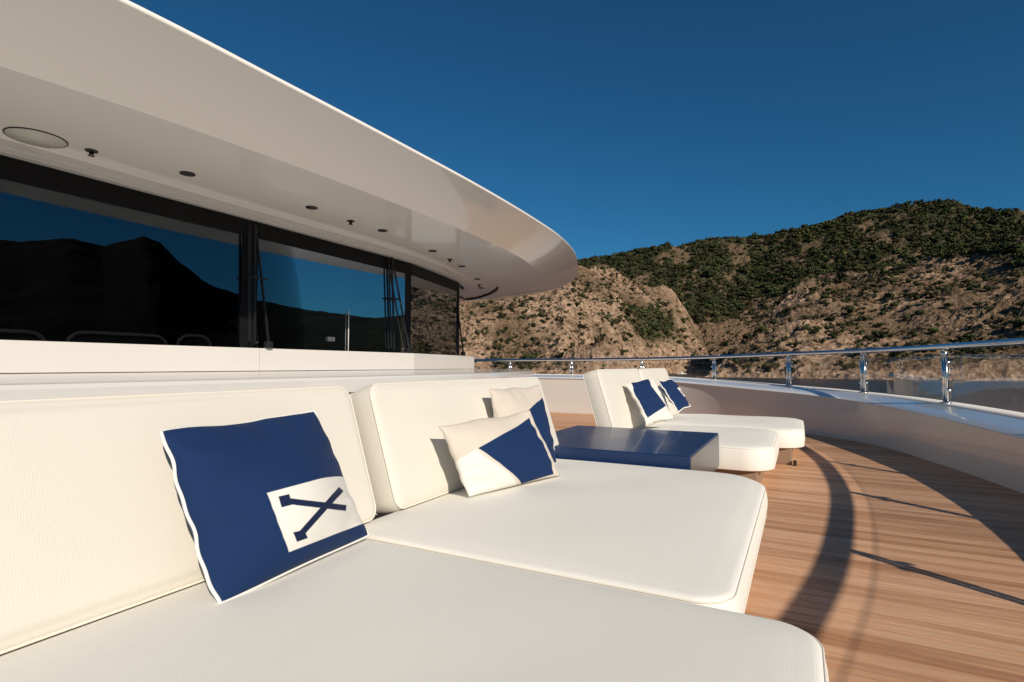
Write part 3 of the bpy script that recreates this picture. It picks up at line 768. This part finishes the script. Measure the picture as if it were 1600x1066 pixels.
bul = empty('bulwark', 'curved glossy white bulwark wall around the foredeck', 'bulwark', loc=(1.58, 4.0, 0))
def bl(o): parent_keep(o, bul); return o
bl(loft('inner_wall', [at_z(off(0), -0.05), at_z(off(0), 0.004), at_z(off(0.0), 0.06), at_z(off(-0.01), CAPZ*0.5), at_z(off(0.0), CAPZ-0.037)], M_GEL))
bl(loft('cap_slope', [at_z(off(0.0), CAPZ-0.0365), at_z(off(-0.018), CAPZ-0.035), at_z(off(-0.022), CAPZ-0.028), at_z(off(-0.016), CAPZ-0.022), at_z(off(0.16), CAPZ+0.008), at_z(off(0.34), CAPZ+0.034)], M_CAP))
bl(loft('cap_top', [at_z(off(0.3405), CAPZ+0.034), at_z(off(0.3445), CAPZ+0.041), at_z(off(0.45), CAPZ+0.046), at_z(off(0.600), CAPZ+0.046), at_z(off(0.612), CAPZ+0.036), at_z(off(0.612), CAPZ-0.05)], M_NONSKID))
bl(loft('hull_side', [at_z(off(0.606), CAPZ-0.05), at_z(off(0.58), -1.0), at_z(off(0.1), -4.0), at_z(off(-0.9), WATER-0.5)], M_GEL))

# deck: dark caulking bed with every teak plank laid on it, running fore and aft
def wall_x(y):
    k = BC[:, 0] > -8
    best = -9
    for i in range(len(BC) - 1):
        y0, y1 = BC[i, 1], BC[i+1, 1]
        if (y0 - y) * (y1 - y) <= 0 and y0 != y1:
            best = max(best, BC[i, 0] + (BC[i+1, 0]-BC[i, 0]) * (y-y0)/(y1-y0))
    return best
dv = [(p[0], p[1], -0.012) for p in off(0.03)]
deck = mesh_obj('deck', dv + [(-9, 10, -0.012)], [tuple(range(len(dv)))], M_CAULK); tag(deck, 'varnished teak deck with narrow planks and dark caulking', kind='structure')
PW, GAP = 0.064, 0.0078
pm_bm = box_geo(0, 1, 0, 1, 0, 1); pmesh = bpy.data.meshes.new('plank'); bmesh.ops.recalc_face_normals(pm_bm, faces=pm_bm.faces[:]); pm_bm.to_mesh(pmesh); pm_bm.free(); pmesh.materials.append(M_TEAK)
y = -1.9; np_ = 0
while y < 10.28:
    xw = max(wall_x(y), wall_x(y + PW))
    if xw > -6.5:
        x0 = -1.75 if y < 3.1 else -4.6 if y < 7.2 else -6.6
        o = bpy.data.objects.new('plank', pmesh); COL.objects.link(o); o.parent = deck
        o.location = (x0, y, -0.012); o.scale = (xw + 0.02 - x0, PW, 0.012 + 0.0006 * random.random()); np_ += 1
    y += PW + GAP
print('planks', np_)

# railing
rail = empty('railing', 'polished steel handrail on posts with smoky glass panels above the bulwark', 'railing', loc=(1.98, 3.6, 0.46))
def rl(o): parent_keep(o, rail); return o
PO = off(0.42)
RAILZ = np.interp(BC[:, 1], [-3, 5, 8, 9.3, 10.1, 10.32], [1.165, 1.165, 1.16, 1.13, 1.095, 1.08])
RAILZ = np.convolve(np.pad(RAILZ, 10, mode='edge'), np.ones(21) / 21, 'valid')
def hit(u):
    d = ray(u, 572); best = None
    for i in range(len(PO) - 1):
        a, b_ = Vector(PO[i]), Vector(PO[i+1]); e = b_ - a
        det = d.x * (-e.y) + d.y * e.x
        if abs(det) < 1e-9: continue
        t = (a.x * (-e.y) + a.y * e.x) / det; s = (d.x * a.y - d.y * a.x) / det
        if t > 0 and 0 <= s <= 1: best = i + s
    return best
def idx_y(yv):
    k = [i for i in range(len(PO)) if PO[i][0] > 0]; return float(min(k, key=lambda i: abs(PO[i][1] - yv)))
def lerp(A, f): i = int(f); i = min(i, len(A)-2); return A[i] + (A[i+1]-A[i]) * (f-i)
post_f = [idx_y(v) for v in (-0.8, 0.7, 2.13, 3.63, 5.06)] + [hit(u) for u in (1476, 1348, 1232, 1116, 1003, 893, 797)]
post_f = [f for f in post_f if f is not None]
d_ = lerp(PO, post_f[-1]); f2 = post_f[-1]
for k in range(1, 3): post_f.append(min(len(PO)-2, post_f[-1] + 16))
print('posts', [tuple(np.round(lerp(PO, f), 2)) for f in post_f])
i0, i1 = int(post_f[0]), int(post_f[-1]) + 1
rl(tube('handrail', [(PO[i][0], PO[i][1], RAILZ[i]) for i in range(i0, i1)], 0.031, M_STEEL, seg=20))
hr = [o for o in rail.children if o.name.startswith('handrail')][0]
for q, v in enumerate(hr.data.vertices):
    i_ = i0 + min(q // 20, i1 - i0 - 1); o2_ = Vector((OUT[i_][0], OUT[i_][1], 0)); d2_ = v.co - Vector((PO[i_][0], PO[i_][1], RAILZ[i_])); v.co += o2_ * (d2_.dot(o2_) * 0.75)
for f in post_f:
    p = lerp(PO, f); zc = lerp(CAPZ, f) + 0.046; zr = lerp(RAILZ, f); t = Vector(lerp(tan_, f)).normalized(); t3 = Vector((t.x, t.y, 0)); o3 = Vector((t.y, -t.x, 0))
    P = Vector((p[0], p[1], 0)); geo = []
    for s in (-1, 1):
        q = P + t3 * (s * 0.021)
        geo.append(tube_geo([q + Vector((0, 0, zc)), q + Vector((0, 0, zr - 0.07))], 0.017, 12))
    geo.append(tube_geo([P + Vector((0, 0, zr - 0.085)), P + Vector((0, 0, zr - 0.075)), P + Vector((0, 0, zr - 0.02))], [0.036, 0.036, 0.014], 12))
    geo.append(tube_geo([P + Vector((0, 0, zc - 0.001)), P + Vector((0, 0, zc + 0.008)), P + Vector((0, 0, zc + 0.014))], [0.055, 0.055, 0.042], 16))
    V, F = join_geo(geo); po = rl(mesh_obj('post', V, F, M_STEEL, smooth=False))
    me = po.data; me.polygons.foreach_set('use_smooth', [len(q.vertices) == 4 for q in me.polygons])
    H = zr - zc
    for s in (-1, 1):
        for zz in (zc + 0.13 * H / 0.65 + 0.02, zr - 0.17):
            c = P + t3 * (s * 0.05) + Vector((0, 0, zz)) + o3 * 0.012
            cl = tube('clamp', [c - o3 * 0.022, c - o3 * 0.014, c + o3 * 0.022], [0.011, 0.015, 0.015], M_STEEL, None, 12)
            a2 = tube_geo([c, c - t3 * (s * 0.035)], 0.009, 8)
            cl.parent = po
for a, b_ in zip(post_f[:-1], post_f[1:]):
    fs = np.linspace(a, b_, 14); L_ = np.linalg.norm(lerp(PO, b_) - lerp(PO, a)); g = 0.035 / L_
    fs = np.linspace(a + (b_-a)*g, b_ - (b_-a)*g, 14); V = []; F = []
    for f in fs:
        p = lerp(PO, f); t = lerp(tan_, f); o2 = np.array([t[1], -t[0]])
        for dd in (0.008, 0.018):
            q = p + o2 * dd
            V.append((q[0], q[1], lerp(CAPZ, f) + 0.075)); V.append((q[0], q[1], lerp(RAILZ, f) - 0.10))
    for i in range(13):
        k = i * 4; m_ = k + 4
        F += [(k, k+1, m_+1, m_), (k+2, m_+2, m_+3, k+3), (k, m_, m_+2, k+2), (k+1, k+3, m_+3, m_+1)]
    F += [(0, 2, 3, 1), (52, 53, 55, 54)]
    gp = rl(mesh_obj('glass_panel', V, F, M_RAILGLASS))
    e_ = tube('glass_edge', [Vector(V[i*4+1]) * 0.5 + Vector(V[i*4+3]) * 0.5 + Vector((0, 0, 0.004)) for i in range(14)], 0.002, M_GLASSEDGE, None, 6); e_.parent = gp

# ================================================================== STRUCTURE: wheelhouse front
house = empty('wheelhouse', 'white yacht wheelhouse front with dark windows and sweeping roof overhang', 'wheelhouse', loc=(-4.1, 3.9, 0))
def hs(o): parent_keep(o, house); return o
SILL_Z0, SILL_Z1, WIN_Z1, SOF = 0.91, 1.10, 2.18, 2.25
WJ = [(-4.32, -1.6), (-4.10, 0.75), (-4.08, 3.06), (-4.10, 5.16), (-4.44, 6.72)]      # window line joints
WEND = (-4.82, 7.42)
def wall_seg(name, a, b, z0, z1, t_out, t_in, mat, gap=0.0):
    """slab standing on plan line a-b, from t_in (inboard) to t_out (outboard) of the line"""
    a, b = Vector((a[0], a[1], 0)), Vector((b[0], b[1], 0)); d = (b - a).normalized(); nrm = Vector((d.y, -d.x, 0))
    a = a + d * gap; b = b - d * gap
    V = [p + nrm * q + Vector((0, 0, z)) for z in (z0, z1) for p, q in ((a, t_in), (b, t_in), (b, t_out), (a, t_out))]
    return mesh_obj(name, V, [(3, 2, 1, 0), (4, 5, 6, 7), (0, 1, 5, 4), (1, 2, 6, 5), (2, 3, 7, 6), (3, 0, 4, 7)], mat)
for i in range(4):
    a, b_ = WJ[i], WJ[i+1]
    if i == 3: b2 = (-4.55, 7.23)
    else: b2 = b_
    hs(wall_seg('sill_panel', a, b2, SILL_Z0, SILL_Z1, 0.05, -0.25, M_GEL, gap=0.002))
    hs(wall_seg('window_pane', a, b_, SILL_Z1, WIN_Z1, 0.0, -0.012, M_WINDOW, gap=0.004))
    hs(wall_seg('window_header', a, b_, WIN_Z1 - 0.14, WIN_Z1, 0.004, 0.0005, M_BLACK, gap=0.006))
for j, (wd, sh) in ((1, (0.12, 0)), (2, (0.12, -0.03)), (3, (0.09, -0.02)), (4, (0.05, -0.045))):
    p = WJ[j]; q = WJ[min(j+1, 4)] if j < 4 else WEND; o_ = WJ[j-1]
    d = (Vector(p) - Vector(o_)).normalized()
    a = Vector(p) + d * (sh - wd); b_ = Vector(p) + d * sh * 0.2
    hs(wall_seg('mullion', a, b_, SILL_Z1, WIN_Z1 - 0.14, 0.0045, 0.0005, M_BLACK))
hs(wall_seg('side_window', WJ[4], WEND, SILL_Z1, WIN_Z1 - 0.0, 0.0, -0.008, M_CLEAR, gap=0.006))
# white trim above the glass
TR = WJ + [WEND, (-5.6, 7.75)]
for k, (z0, z1, q) in enumerate(((WIN_Z1, WIN_Z1 + 0.03, 0.045), (WIN_Z1 + 0.03, SOF, 0.075))):
    P = spline(TR, 80); tg = np.gradient(P, axis=0); tg /= np.linalg.norm(tg, axis=1)[:, None]; O = np.stack([tg[:, 1], -tg[:, 0]], -1)
    hs(loft('window_trim', [at_z(P - O*0.02, z0), at_z(P + O*q, z0), at_z(P + O*q, z1)], M_GEL, smooth=False))
# ledge (low deckhouse box) behind the sunbeds
LE = spline([(-1.74, -3.0), (-1.74, 0), (-1.74, 2.2), (-1.80, 3.0), (-2.02, 4.0), (-2.40, 5.0), (-2.95, 6.0), (-3.55, 6.7), (-4.3, 7.25), (-5.4, 7.7), (-6.5, 7.9)], 120)
tg = np.gradient(LE, axis=0); tg /= np.linalg.norm(tg, axis=1)[:, None]; LO = np.stack([tg[:, 1], -tg[:, 0]], -1)
LZ = 0.906
inner = np.c_[np.full(len(LE), -4.9), np.minimum(LE[:, 1], 7.2)]
hs(loft('ledge', [at_z(inner, LZ), at_z(LE - LO*0.02, LZ), at_z(LE - LO*0.006, LZ-0.004), at_z(LE, LZ-0.016), at_z(LE, LZ-0.07), at_z(LE-LO*0.03, LZ-0.075), at_z(LE-LO*0.03, 0.0)], M_GEL, smooth=False))
# roof: soffit, lip, fascia, thin bright rim, top
WALL = [(-4.45, 3.9), (-4.45, 4.8), (-4.5, 5.5), (-4.6, 6.2), (-4.8, 6.8), (-5.1, 7.2), (-5.6, 7.5), (-6.4, 7.6), (-8.5, 7.6)]
LIP = [(-2.83, 3.9), (-2.855, 4.8), (-2.92, 5.6), (-3.08, 6.4), (-3.42, 7.3), (-3.95, 8.05), (-4.32, 8.55), (-6.0, 8.85), (-8.5, 8.95)]
OUTR = [(-2.36, 3.9), (-2.385, 4.9), (-2.45, 5.8), (-2.62, 6.7), (-2.88, 7.5), (-3.28, 8.4), (-4.05, 9.15), (-5.5, 9.52), (-8.5, 9.62)]
OZ = [2.45, 2.45, 2.45, 2.45, 2.445, 2.40, 2.33, 2.29, 2.28]
NEAR_LIP = [(-2.85, 2.95), (-2.90, 2.1), (-2.99, 1.3), (-3.2, 0.4), (-3.7, -0.3), (-4.32, -0.75), (-6.0, -1.05), (-8.5, -1.15)]
NEAR_OUT = [(-2.375, 2.9), (-2.405, 2.0), (-2.45, 1.15), (-2.60, 0.2), (-3.05, -0.75), (-4.05, -1.35), (-5.5, -1.72), (-8.5, -1.82)]
def sym(L, z=None, near=None):
    L = [(p[0], p[1]) for p in L]; full = (near[::-1] if near else [(p[0], 7.8 - p[1]) for p in L[:0:-1]]) + L
    A = []
    s = np.linspace(0, len(full)-1, 201)
    P = np.array(full); out = np.zeros((len(s), 2))
    for j, x in enumerate(s):                                    # uniform Catmull-Rom keeps rings matched
        i = min(len(full)-2, int(x)); f = x - i; p0, p1, p2, p3 = P[max(i-1, 0)], P[i], P[i+1], P[min(i+2, len(full)-1)]
        out[j] = 0.5*((2*p1) + (-p0+p2)*f + (2*p0-5*p1+4*p2-p3)*f*f + (-p0+3*p1-3*p2+p3)*f**3)
    if z is None: return out
    zf = z[:0:-1] + z; return out, np.interp(s, range(len(zf)), zf)
w_ = sym(WALL); l_ = sym(LIP, near=NEAR_LIP); o_, oz = sym(OUTR, OZ, NEAR_OUT)
def mixp(a, b, t): return a*(1-t) + b*t
nR = len(w_); sR = np.abs(np.linspace(-1, 1, nR))
blend = np.clip((sR - 0.50) / 0.2, 0, 1)                         # where the lip melts into the far soffit
sof = hs(loft('soffit', [at_z(w_, SOF), at_z(mixp(w_, l_, .35), SOF), at_z(mixp(w_, l_, .7), SOF), at_z(mixp(w_, l_, .92), SOF + 0.0), at_z(l_, SOF)], M_ROOF))
fas = hs(loft('fascia', [at_z(l_, SOF), at_z(mixp(l_, o_, .06), SOF + (oz-SOF)*(.06 - 0.05*blend)), at_z(mixp(l_, o_, .3), SOF + (oz-SOF)*(.26 - .14*blend)), at_z(mixp(l_, o_, .6), SOF + (oz-SOF)*(.54-.16*blend)), at_z(mixp(l_, o_, .85), SOF + (oz-SOF)*(.82-.10*blend)), at_z(o_, oz)], M_ROOF))
ctr = np.array([-8.0, 3.9]); nin = (ctr - o_); nin /= np.linalg.norm(nin, axis=1)[:, None]
hs(loft('roof_rim', [at_z(o_, oz), at_z(o_ - nin*0.006, oz+0.003), at_z(o_ - nin*0.004, oz+0.022), at_z(o_ + nin*0.01, oz+0.030)], M_ROOF))
hs(loft('roof_top', [at_z(o_ + nin*0.01, oz+0.030), at_z(o_ + nin*0.5, oz+0.036), at_z(mixp(o_, ctr[None]*np.ones_like(o_), .5), 2.53), at_z(mixp(o_, ctr[None]*np.ones_like(o_), .97), 2.62)], M_ROOF))
# soffit fittings
def disc(name, c, r, h, mat, parent=None, seg=28):
    c = Vector(c); return tube(name, [c, c - Vector((0, 0, h))], r, mat, parent, seg)
c = at(57, 215, Z=SOF); sp_ = hs(disc('speaker', c, 0.135, 0.006, M_SPEAKER, seg=40))
g_ = tube('speaker_rim', [c + Vector((0.138*math.cos(a), 0.138*math.sin(a), -0.003)) for a in np.linspace(0, 2*math.pi, 48, endpoint=False)], 0.004, M_DARKMETAL, None, 6, True); g_.location = -house.location; parent_keep(g_, house); g_.location = (0,0,0); g_.parent = sp_; 
for u, v in ((293, 271), (487, 324), (598, 360), (676, 392), (722, 416), (746, 436), (752, 450)):
    c = at(u, v, Z=SOF); dl = hs(disc('downlight', c + Vector((0, 0, 0)), 0.042, 0.007, M_DARKMETAL))
    r_ = tube('downlight_rim', [c + Vector((0.044*math.cos(a), 0.044*math.sin(a), -0.004)) for a in np.linspace(0, 2*math.pi, 24, endpoint=False)], 0.004, M_DARKMETAL, None, 6, True); r_.parent = dl
for u, v in ((143, 235), (548, 345), (703, 405), (749, 445)):
    c = at(u, v, Z=SOF); sk = hs(disc('sprinkler', c, 0.032, 0.008, M_DARKMETAL))
    s2 = tube('sprinkler_head', [c - Vector((0, 0, 0.007)), c - Vector((0, 0, 0.028)), c - Vector((0, 0, 0.030)), c - Vector((0, 0, 0.036))], [0.012, 0.012, 0.018, 0.018], M_BRONZE, None, 10); s2.parent = sk
hs(tube('soffit_groove', [at(u, v, Z=SOF - 0.001) for u, v in ((716, 468), (735, 466.5), (752, 463), (766, 458), (775, 452.5), (778, 448))], [0.012, 0.03, 0.03, 0.03, 0.03, 0.012], M_BLACK, None, 6))
# wipers: parked upright beside the mullions
def wiper(pa, pb, top, sgn):
    w = hs(bar('wiper', pa, top, 0.018, 0.014, M_DARKMETAL))
    for nm, a, b_, ww in (('wiper_arm', pb, Vector(top) + Vector((0, 0.01, -0.02)), 0.016), ('wiper_blade', Vector(pa) + Vector((0.0, -0.05, 0.02)), Vector(top) + Vector((0, -0.05, -0.02)), 0.012)):
        x = bar(nm, a, b_, ww, 0.014, M_DARKMETAL); x.parent = w
    x = bar('wiper_link', Vector(pa)*.45 + Vector(top)*.55 + Vector((0.01, -0.06, 0)), Vector(pa)*.45 + Vector(top)*.55 + Vector((0.01, 0.10, 0)), 0.05, 0.014, M_DARKMETAL); x.parent = w
    m_ = box('wiper_motor', pb[0]-0.03, pb[0]+0.02, pb[1]-0.03, pb[1]+0.03, SILL_Z1+0.001, SILL_Z1+0.06, M_DARKMETAL, None, 0.01); m_.parent = w
zb = SILL_Z1 + 0.002
wiper(at(398, 538, X=-4.02) * 1, at(420, 538, X=-4.02), at(398, 350, X=-4.02), 1)
wiper(at(616, 546, X=-4.06), at(640, 548, X=-4.06), at(612, 402, X=-4.06), 1)
wiper(at(713, 550, X=-4.42), at(724, 551, X=-4.42), at(713, 470, X=-4.42), 1)
# slim white rod added to stand for a bright reflected line, small notice plate on the glass
p = at(545, 486, X=-4.072); hs(tube('reflection_rod', [(p.x, p.y, SILL_Z1), (p.x, p.y, p.z)], 0.005, M_GEL, None, 8))
a = at(512, 533, X=-4.078); b_ = at(523, 527, X=-4.078); hs(box('notice_plate', -4.079, -4.074, a.y, b_.y, a.z, b_.z, M_GREYMETAL))
# dim interior behind the glass
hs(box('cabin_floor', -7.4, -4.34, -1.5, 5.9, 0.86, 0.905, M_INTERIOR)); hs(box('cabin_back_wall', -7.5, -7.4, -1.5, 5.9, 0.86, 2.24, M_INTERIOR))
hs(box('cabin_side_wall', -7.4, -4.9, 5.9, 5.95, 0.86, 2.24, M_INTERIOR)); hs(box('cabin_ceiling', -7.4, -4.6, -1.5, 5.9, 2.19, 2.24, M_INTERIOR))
def chair(u0, u1, v, label):
    a = at(u0, v, X=-4.32); b_ = at(u1, v, X=-4.32); zt = a.z; y0, y1 = a.y, b_.y
    root = empty('cabin_chair', label, 'chair', loc=(-4.6, (y0+y1)/2, 0.905))
    yc, hw = (y0+y1)/2, (y1-y0)/2
    arc = [(-4.32, y0, 0.92), (-4.32, y0, zt-0.12)] + [(-4.32, y0+0.10-0.10*math.cos(t), zt-0.10+0.10*math.sin(t)) for t in np.linspace(0.2, math.pi/2, 6)] + \
          [(-4.32, y1-0.10+0.10*math.sin(t), zt-0.10+0.10*math.cos(t)) for t in np.linspace(0, math.pi/2-0.2, 6)] + [(-4.32, y1, zt-0.12), (-4.32, y1, 0.92)]
    o = tube('back_frame', arc, 0.012, M_FRAME); parent_keep(o, root)
    o = box('backrest', -4.37, -4.325, y0+0.02, y1-0.02, 0.96, zt-0.03, M_SOFA, None, 0.02); parent_keep(o, root)
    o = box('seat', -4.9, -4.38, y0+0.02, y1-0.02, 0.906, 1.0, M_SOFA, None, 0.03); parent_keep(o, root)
chair(-60, 74, 514, 'dark cabin seat back at the left edge of the windows')
chair(104, 262, 518, 'wide dark cabin seat back behind the middle of the left window')
chair(277, 330, 523, 'narrow dark cabin seat back nearest the window mullion')

# ================================================================== SUNBEDS, TABLE
def sunbed(label, x0, x1, y0, y1, zb, zt, rf, bx, by0, by1, btop, lean, seed, bth=0.15, foot=False, rfn=None):
    root = empty('sunbed', label, 'sunbed', 'cream sunbeds along the deckhouse', loc=((x0+x1)/2, (y0+y1)/2, 0))
    def k(o): parent_keep(o, root); return o
    rn = rf if rfn is None else rfn
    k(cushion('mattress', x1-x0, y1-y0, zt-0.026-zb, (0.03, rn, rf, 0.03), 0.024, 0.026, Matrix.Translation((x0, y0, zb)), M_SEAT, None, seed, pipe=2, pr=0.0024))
    h = math.hypot(btop - zt + 0.02, lean); up = Vector((-lean, 0, btop - zt + 0.02)).normalized()
    M = frame((bx, by0, zt - 0.012), (0, 1, 0), up)               # a = +Y, b = up, c = a x b
    if M.col[2].x < 0: print('flip')
    M2 = M.copy(); M2.translation = Vector(M.translation) - Vector(M.col[2][:3]) * bth
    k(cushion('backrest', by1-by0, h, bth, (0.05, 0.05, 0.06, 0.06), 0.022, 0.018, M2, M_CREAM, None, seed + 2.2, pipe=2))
    k(box('plinth', x0+0.04, x1-0.11, y0+0.06, y1-0.10, 0.0, zb-0.001, M_PLINTH, None, 0.012))
    k(box('back_support', bx-lean-bth-0.10, bx-bth-0.015, by0+0.05, by1-0.05, 0.0, zb+0.06, M_GEL, None, 0.01))
    if foot: k(box('foot', x1-0.100, x1-0.070, y0+0.02, y0+0.055, 0.0, 0.05, M_RUBBER, None, 0.004))
    return root
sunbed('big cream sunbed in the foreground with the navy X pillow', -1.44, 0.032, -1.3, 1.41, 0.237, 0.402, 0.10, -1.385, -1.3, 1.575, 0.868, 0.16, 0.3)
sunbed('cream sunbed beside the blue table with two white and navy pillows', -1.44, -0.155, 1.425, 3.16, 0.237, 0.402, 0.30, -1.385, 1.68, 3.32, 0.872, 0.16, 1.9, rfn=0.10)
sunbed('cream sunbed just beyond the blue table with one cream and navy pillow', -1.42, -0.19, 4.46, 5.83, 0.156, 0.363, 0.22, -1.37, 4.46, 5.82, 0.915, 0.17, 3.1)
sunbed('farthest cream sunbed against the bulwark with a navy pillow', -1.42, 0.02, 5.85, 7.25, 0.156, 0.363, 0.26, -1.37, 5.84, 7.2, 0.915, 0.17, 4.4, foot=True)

tab = empty('low_table', 'low square glossy navy blue table between the sunbeds', 'table', loc=(-1.14, 3.82, 0))
o = box('table_top', -1.71, -0.563, 3.21, 4.43, 0.185, 0.44, M_TABLE, None, 0.006); parent_keep(o, tab)
o = box('side_reflection', -0.5625, -0.5590, 3.222, 4.418, 0.195, 0.428, M_TABLE_SIDE); parent_keep(o, tab)  # thin grey sheet added for the reflection on the navy side
o = box('table_base', -1.60, -0.70, 3.34, 4.30, 0.0, 0.1845, M_DARKMETAL, None, 0.006); parent_keep(o, tab)

# ================================================================== PILLOWS
ZS = 0.405; INK = (0.008, 0.016, 0.055)
M_WHITECLOTH = cloth('white_cloth', WHITECLOTH, scale=520)
# navy pillow with white cord and white X patch
pillow([at(247, 676, X=-1.41), at(486, 644, X=-1.44), at(578, 836, Z=0.400), at(344, 944, Z=0.397)], 0.19, NAVY,
    [(WHITECLOTH, [{'to_seam': [(417, 770.5), (503, 747.5), (536, 830), (451.6, 863)]}]),
     (INK, [((449, 783), (541, 794), 9.5), ((469, 836), (533, 764), 9.5), [(435, 776), (452, 772), (456, 789), (440, 793)], [(458, 832), (475, 828), (481, 841), (464, 847)]])],
    M_NAVYCLOTH, 'navy pillow with white cord edge and white X patch on the nearest sunbed', 'pillow', pipe=(M_PIPE_WHITE, 0.0048), seed=3, wave=(0.0030, 0.0012, 0.0004, 0.002), full=0.47, pinch=0.006)
# beige, white and navy pillows
NV2 = [(744, 702), (827, 653), (865, 741), (806, 759), (789, 734), (768, 715)]
pillow([at(684, 668, X=-1.36), at(829, 641, X=-1.20), at(873, 744, Z=ZS + 0.002), at(735, 776, Z=ZS + 0.002)], 0.14, BEIGE,
    [(WHITECLOTH, [[(744, 702), (709, 723), (690, 760), (735, 800), (806, 770), (789, 734), (768, 715)], [(709, 723), (744, 702), (806, 762), (735, 800)]]), (NAVY, [NV2])],
    M_WHITECLOTH, 'oblong beige white and navy pillow lying in front of its twin on the second sunbed', 'pillow', seed=8, group='beige white and navy pillows', wave=(0.002, 0.002, 0.0006, 0.004), pinch=0.008)
pillow([at(761, 610, X=-1.43), at(841, 602, X=-1.40), at(870, 722, Z=ZS + 0.002), at(795, 738, Z=ZS + 0.002)], 0.14, BEIGE,
    [(NAVY, [[(824, 643), (854, 614), (890, 724), (853, 745)]])],
    M_WHITECLOTH, 'upright beige and navy pillow half hidden behind the oblong pillow', 'pillow', seed=15, group='beige white and navy pillows', wave=(0.002, 0.002, 0.0006, 0.004), pinch=0.008)
pillow([at(977, 599, Y=4.95), at(1020, 591, Y=5.36), at(1053, 655, Y=5.25), at(1010, 663, Y=4.86)], 0.13, WHITECLOTH,
    [(NAVY, [[(982, 596), (1009, 592), (1041, 634), (1012, 653)]])],
    M_CREAM, 'cream pillow with broad navy panel on the sunbed beyond the blue table', 'pillow', seed=21, wave=(0.006, 0.003, 0.003, 0.003))
pillow([at(1028, 596, Y=6.05), at(1048, 593, Y=6.45), at(1080, 634, Y=6.40), at(1060, 643, Y=5.98)], 0.12, NAVY,
    [(WHITECLOTH, [[('uv', 0.62, 0.3), ('uv', 1.02, 0.3), ('uv', 1.02, 0.62), ('uv', 0.62, 0.62)]]), (INK, [(('uv', 0.68, 0.52), ('uv', 1, 0.38), 0.04), (('uv', 0.68, 0.38), ('uv', 1, 0.52), 0.04)])],
    M_NAVYCLOTH, 'small navy pillow with white cord edge on the farthest sunbed', 'pillow', pipe=(M_PIPE_WHITE, 0.007), seed=27, wave=(0.008, 0.003, 0.003, 0.004))

# ================================================================== BOATS IN THE COVE
def small_boat(x, y, z, L_, rot, hull_mat, label, mast=0.0, cat='boat'):
    root = empty('sailing_boat' if mast else 'beached_boat', label, cat, None if mast else 'small red boats on the cove beach', loc=(x, y, z)); root.rotation_euler = (0, 0, rot)
    V = []; F = []; n = 9
    for i in range(n):
        t = i/(n-1); w = L_*0.16*math.sin(math.pi*min(1, 0.18+0.82*t)**0.8) if t < 1 else 0.02; xx = (0.5-t)*L_ if True else 0
        w = L_*0.16*(1-abs(2*t-0.7)**2.4/3.1) if t < .97 else 0.03
        V += [(-xx, -w, L_*0.10), (-xx, -w*0.6, 0), (-xx, w*0.6, 0), (-xx, w, L_*0.10)]
    for i in range(n-1):
        for j in range(3): a = i*4+j; F.append((a, a+4, a+5, a+1))
        F.append((i*4+3, i*4+7, i*4+4, i*4))
    F += [(0, 1, 2, 3), ((n-1)*4+3, (n-1)*4+2, (n-1)*4+1, (n-1)*4)]
    mesh_obj('hull', V, F, hull_mat, root); box('cabin', -L_*.12, L_*.2, -L_*.08, L_*.08, L_*.10, L_*.17, M_BOATW, root, L_*0.01)
    if mast: tube('mast', [(0, 0, 0.2), (0, 0, mast)], 0.09, M_BOATW, root, 6)
M_BOATW = simple('boat_white', (0.75, 0.74, 0.70), 0.4, noise=0.05); M_BOATR = simple('boat_red', (0.42, 0.06, 0.04), 0.5, noise=0.1)
def put(u, R_):
    t = tu(u); x, y = world_xy(t, R_); z, *_ = terrain(np.array([t]), np.array([float(R_)])); return float(x), float(y), max(float(z[0]), WATER - 0.3)
x, y, z = put(1064.5, 560); small_boat(x, y, WATER - 0.25, 11, 0.7, M_BOATW, 'white sailing boat with a bare mast anchored in the cove', mast=19)
for u, R_, rot in ((1098, 722, 0.4), (1122, 724, 0.9)):
    x, y, z = put(u, R_); small_boat(x, y, z, 9, rot, M_BOATR, ['red boat drawn up on the cove beach left of the railing post', 'red boat drawn up on the cove beach right of the railing post'][u > 1110])
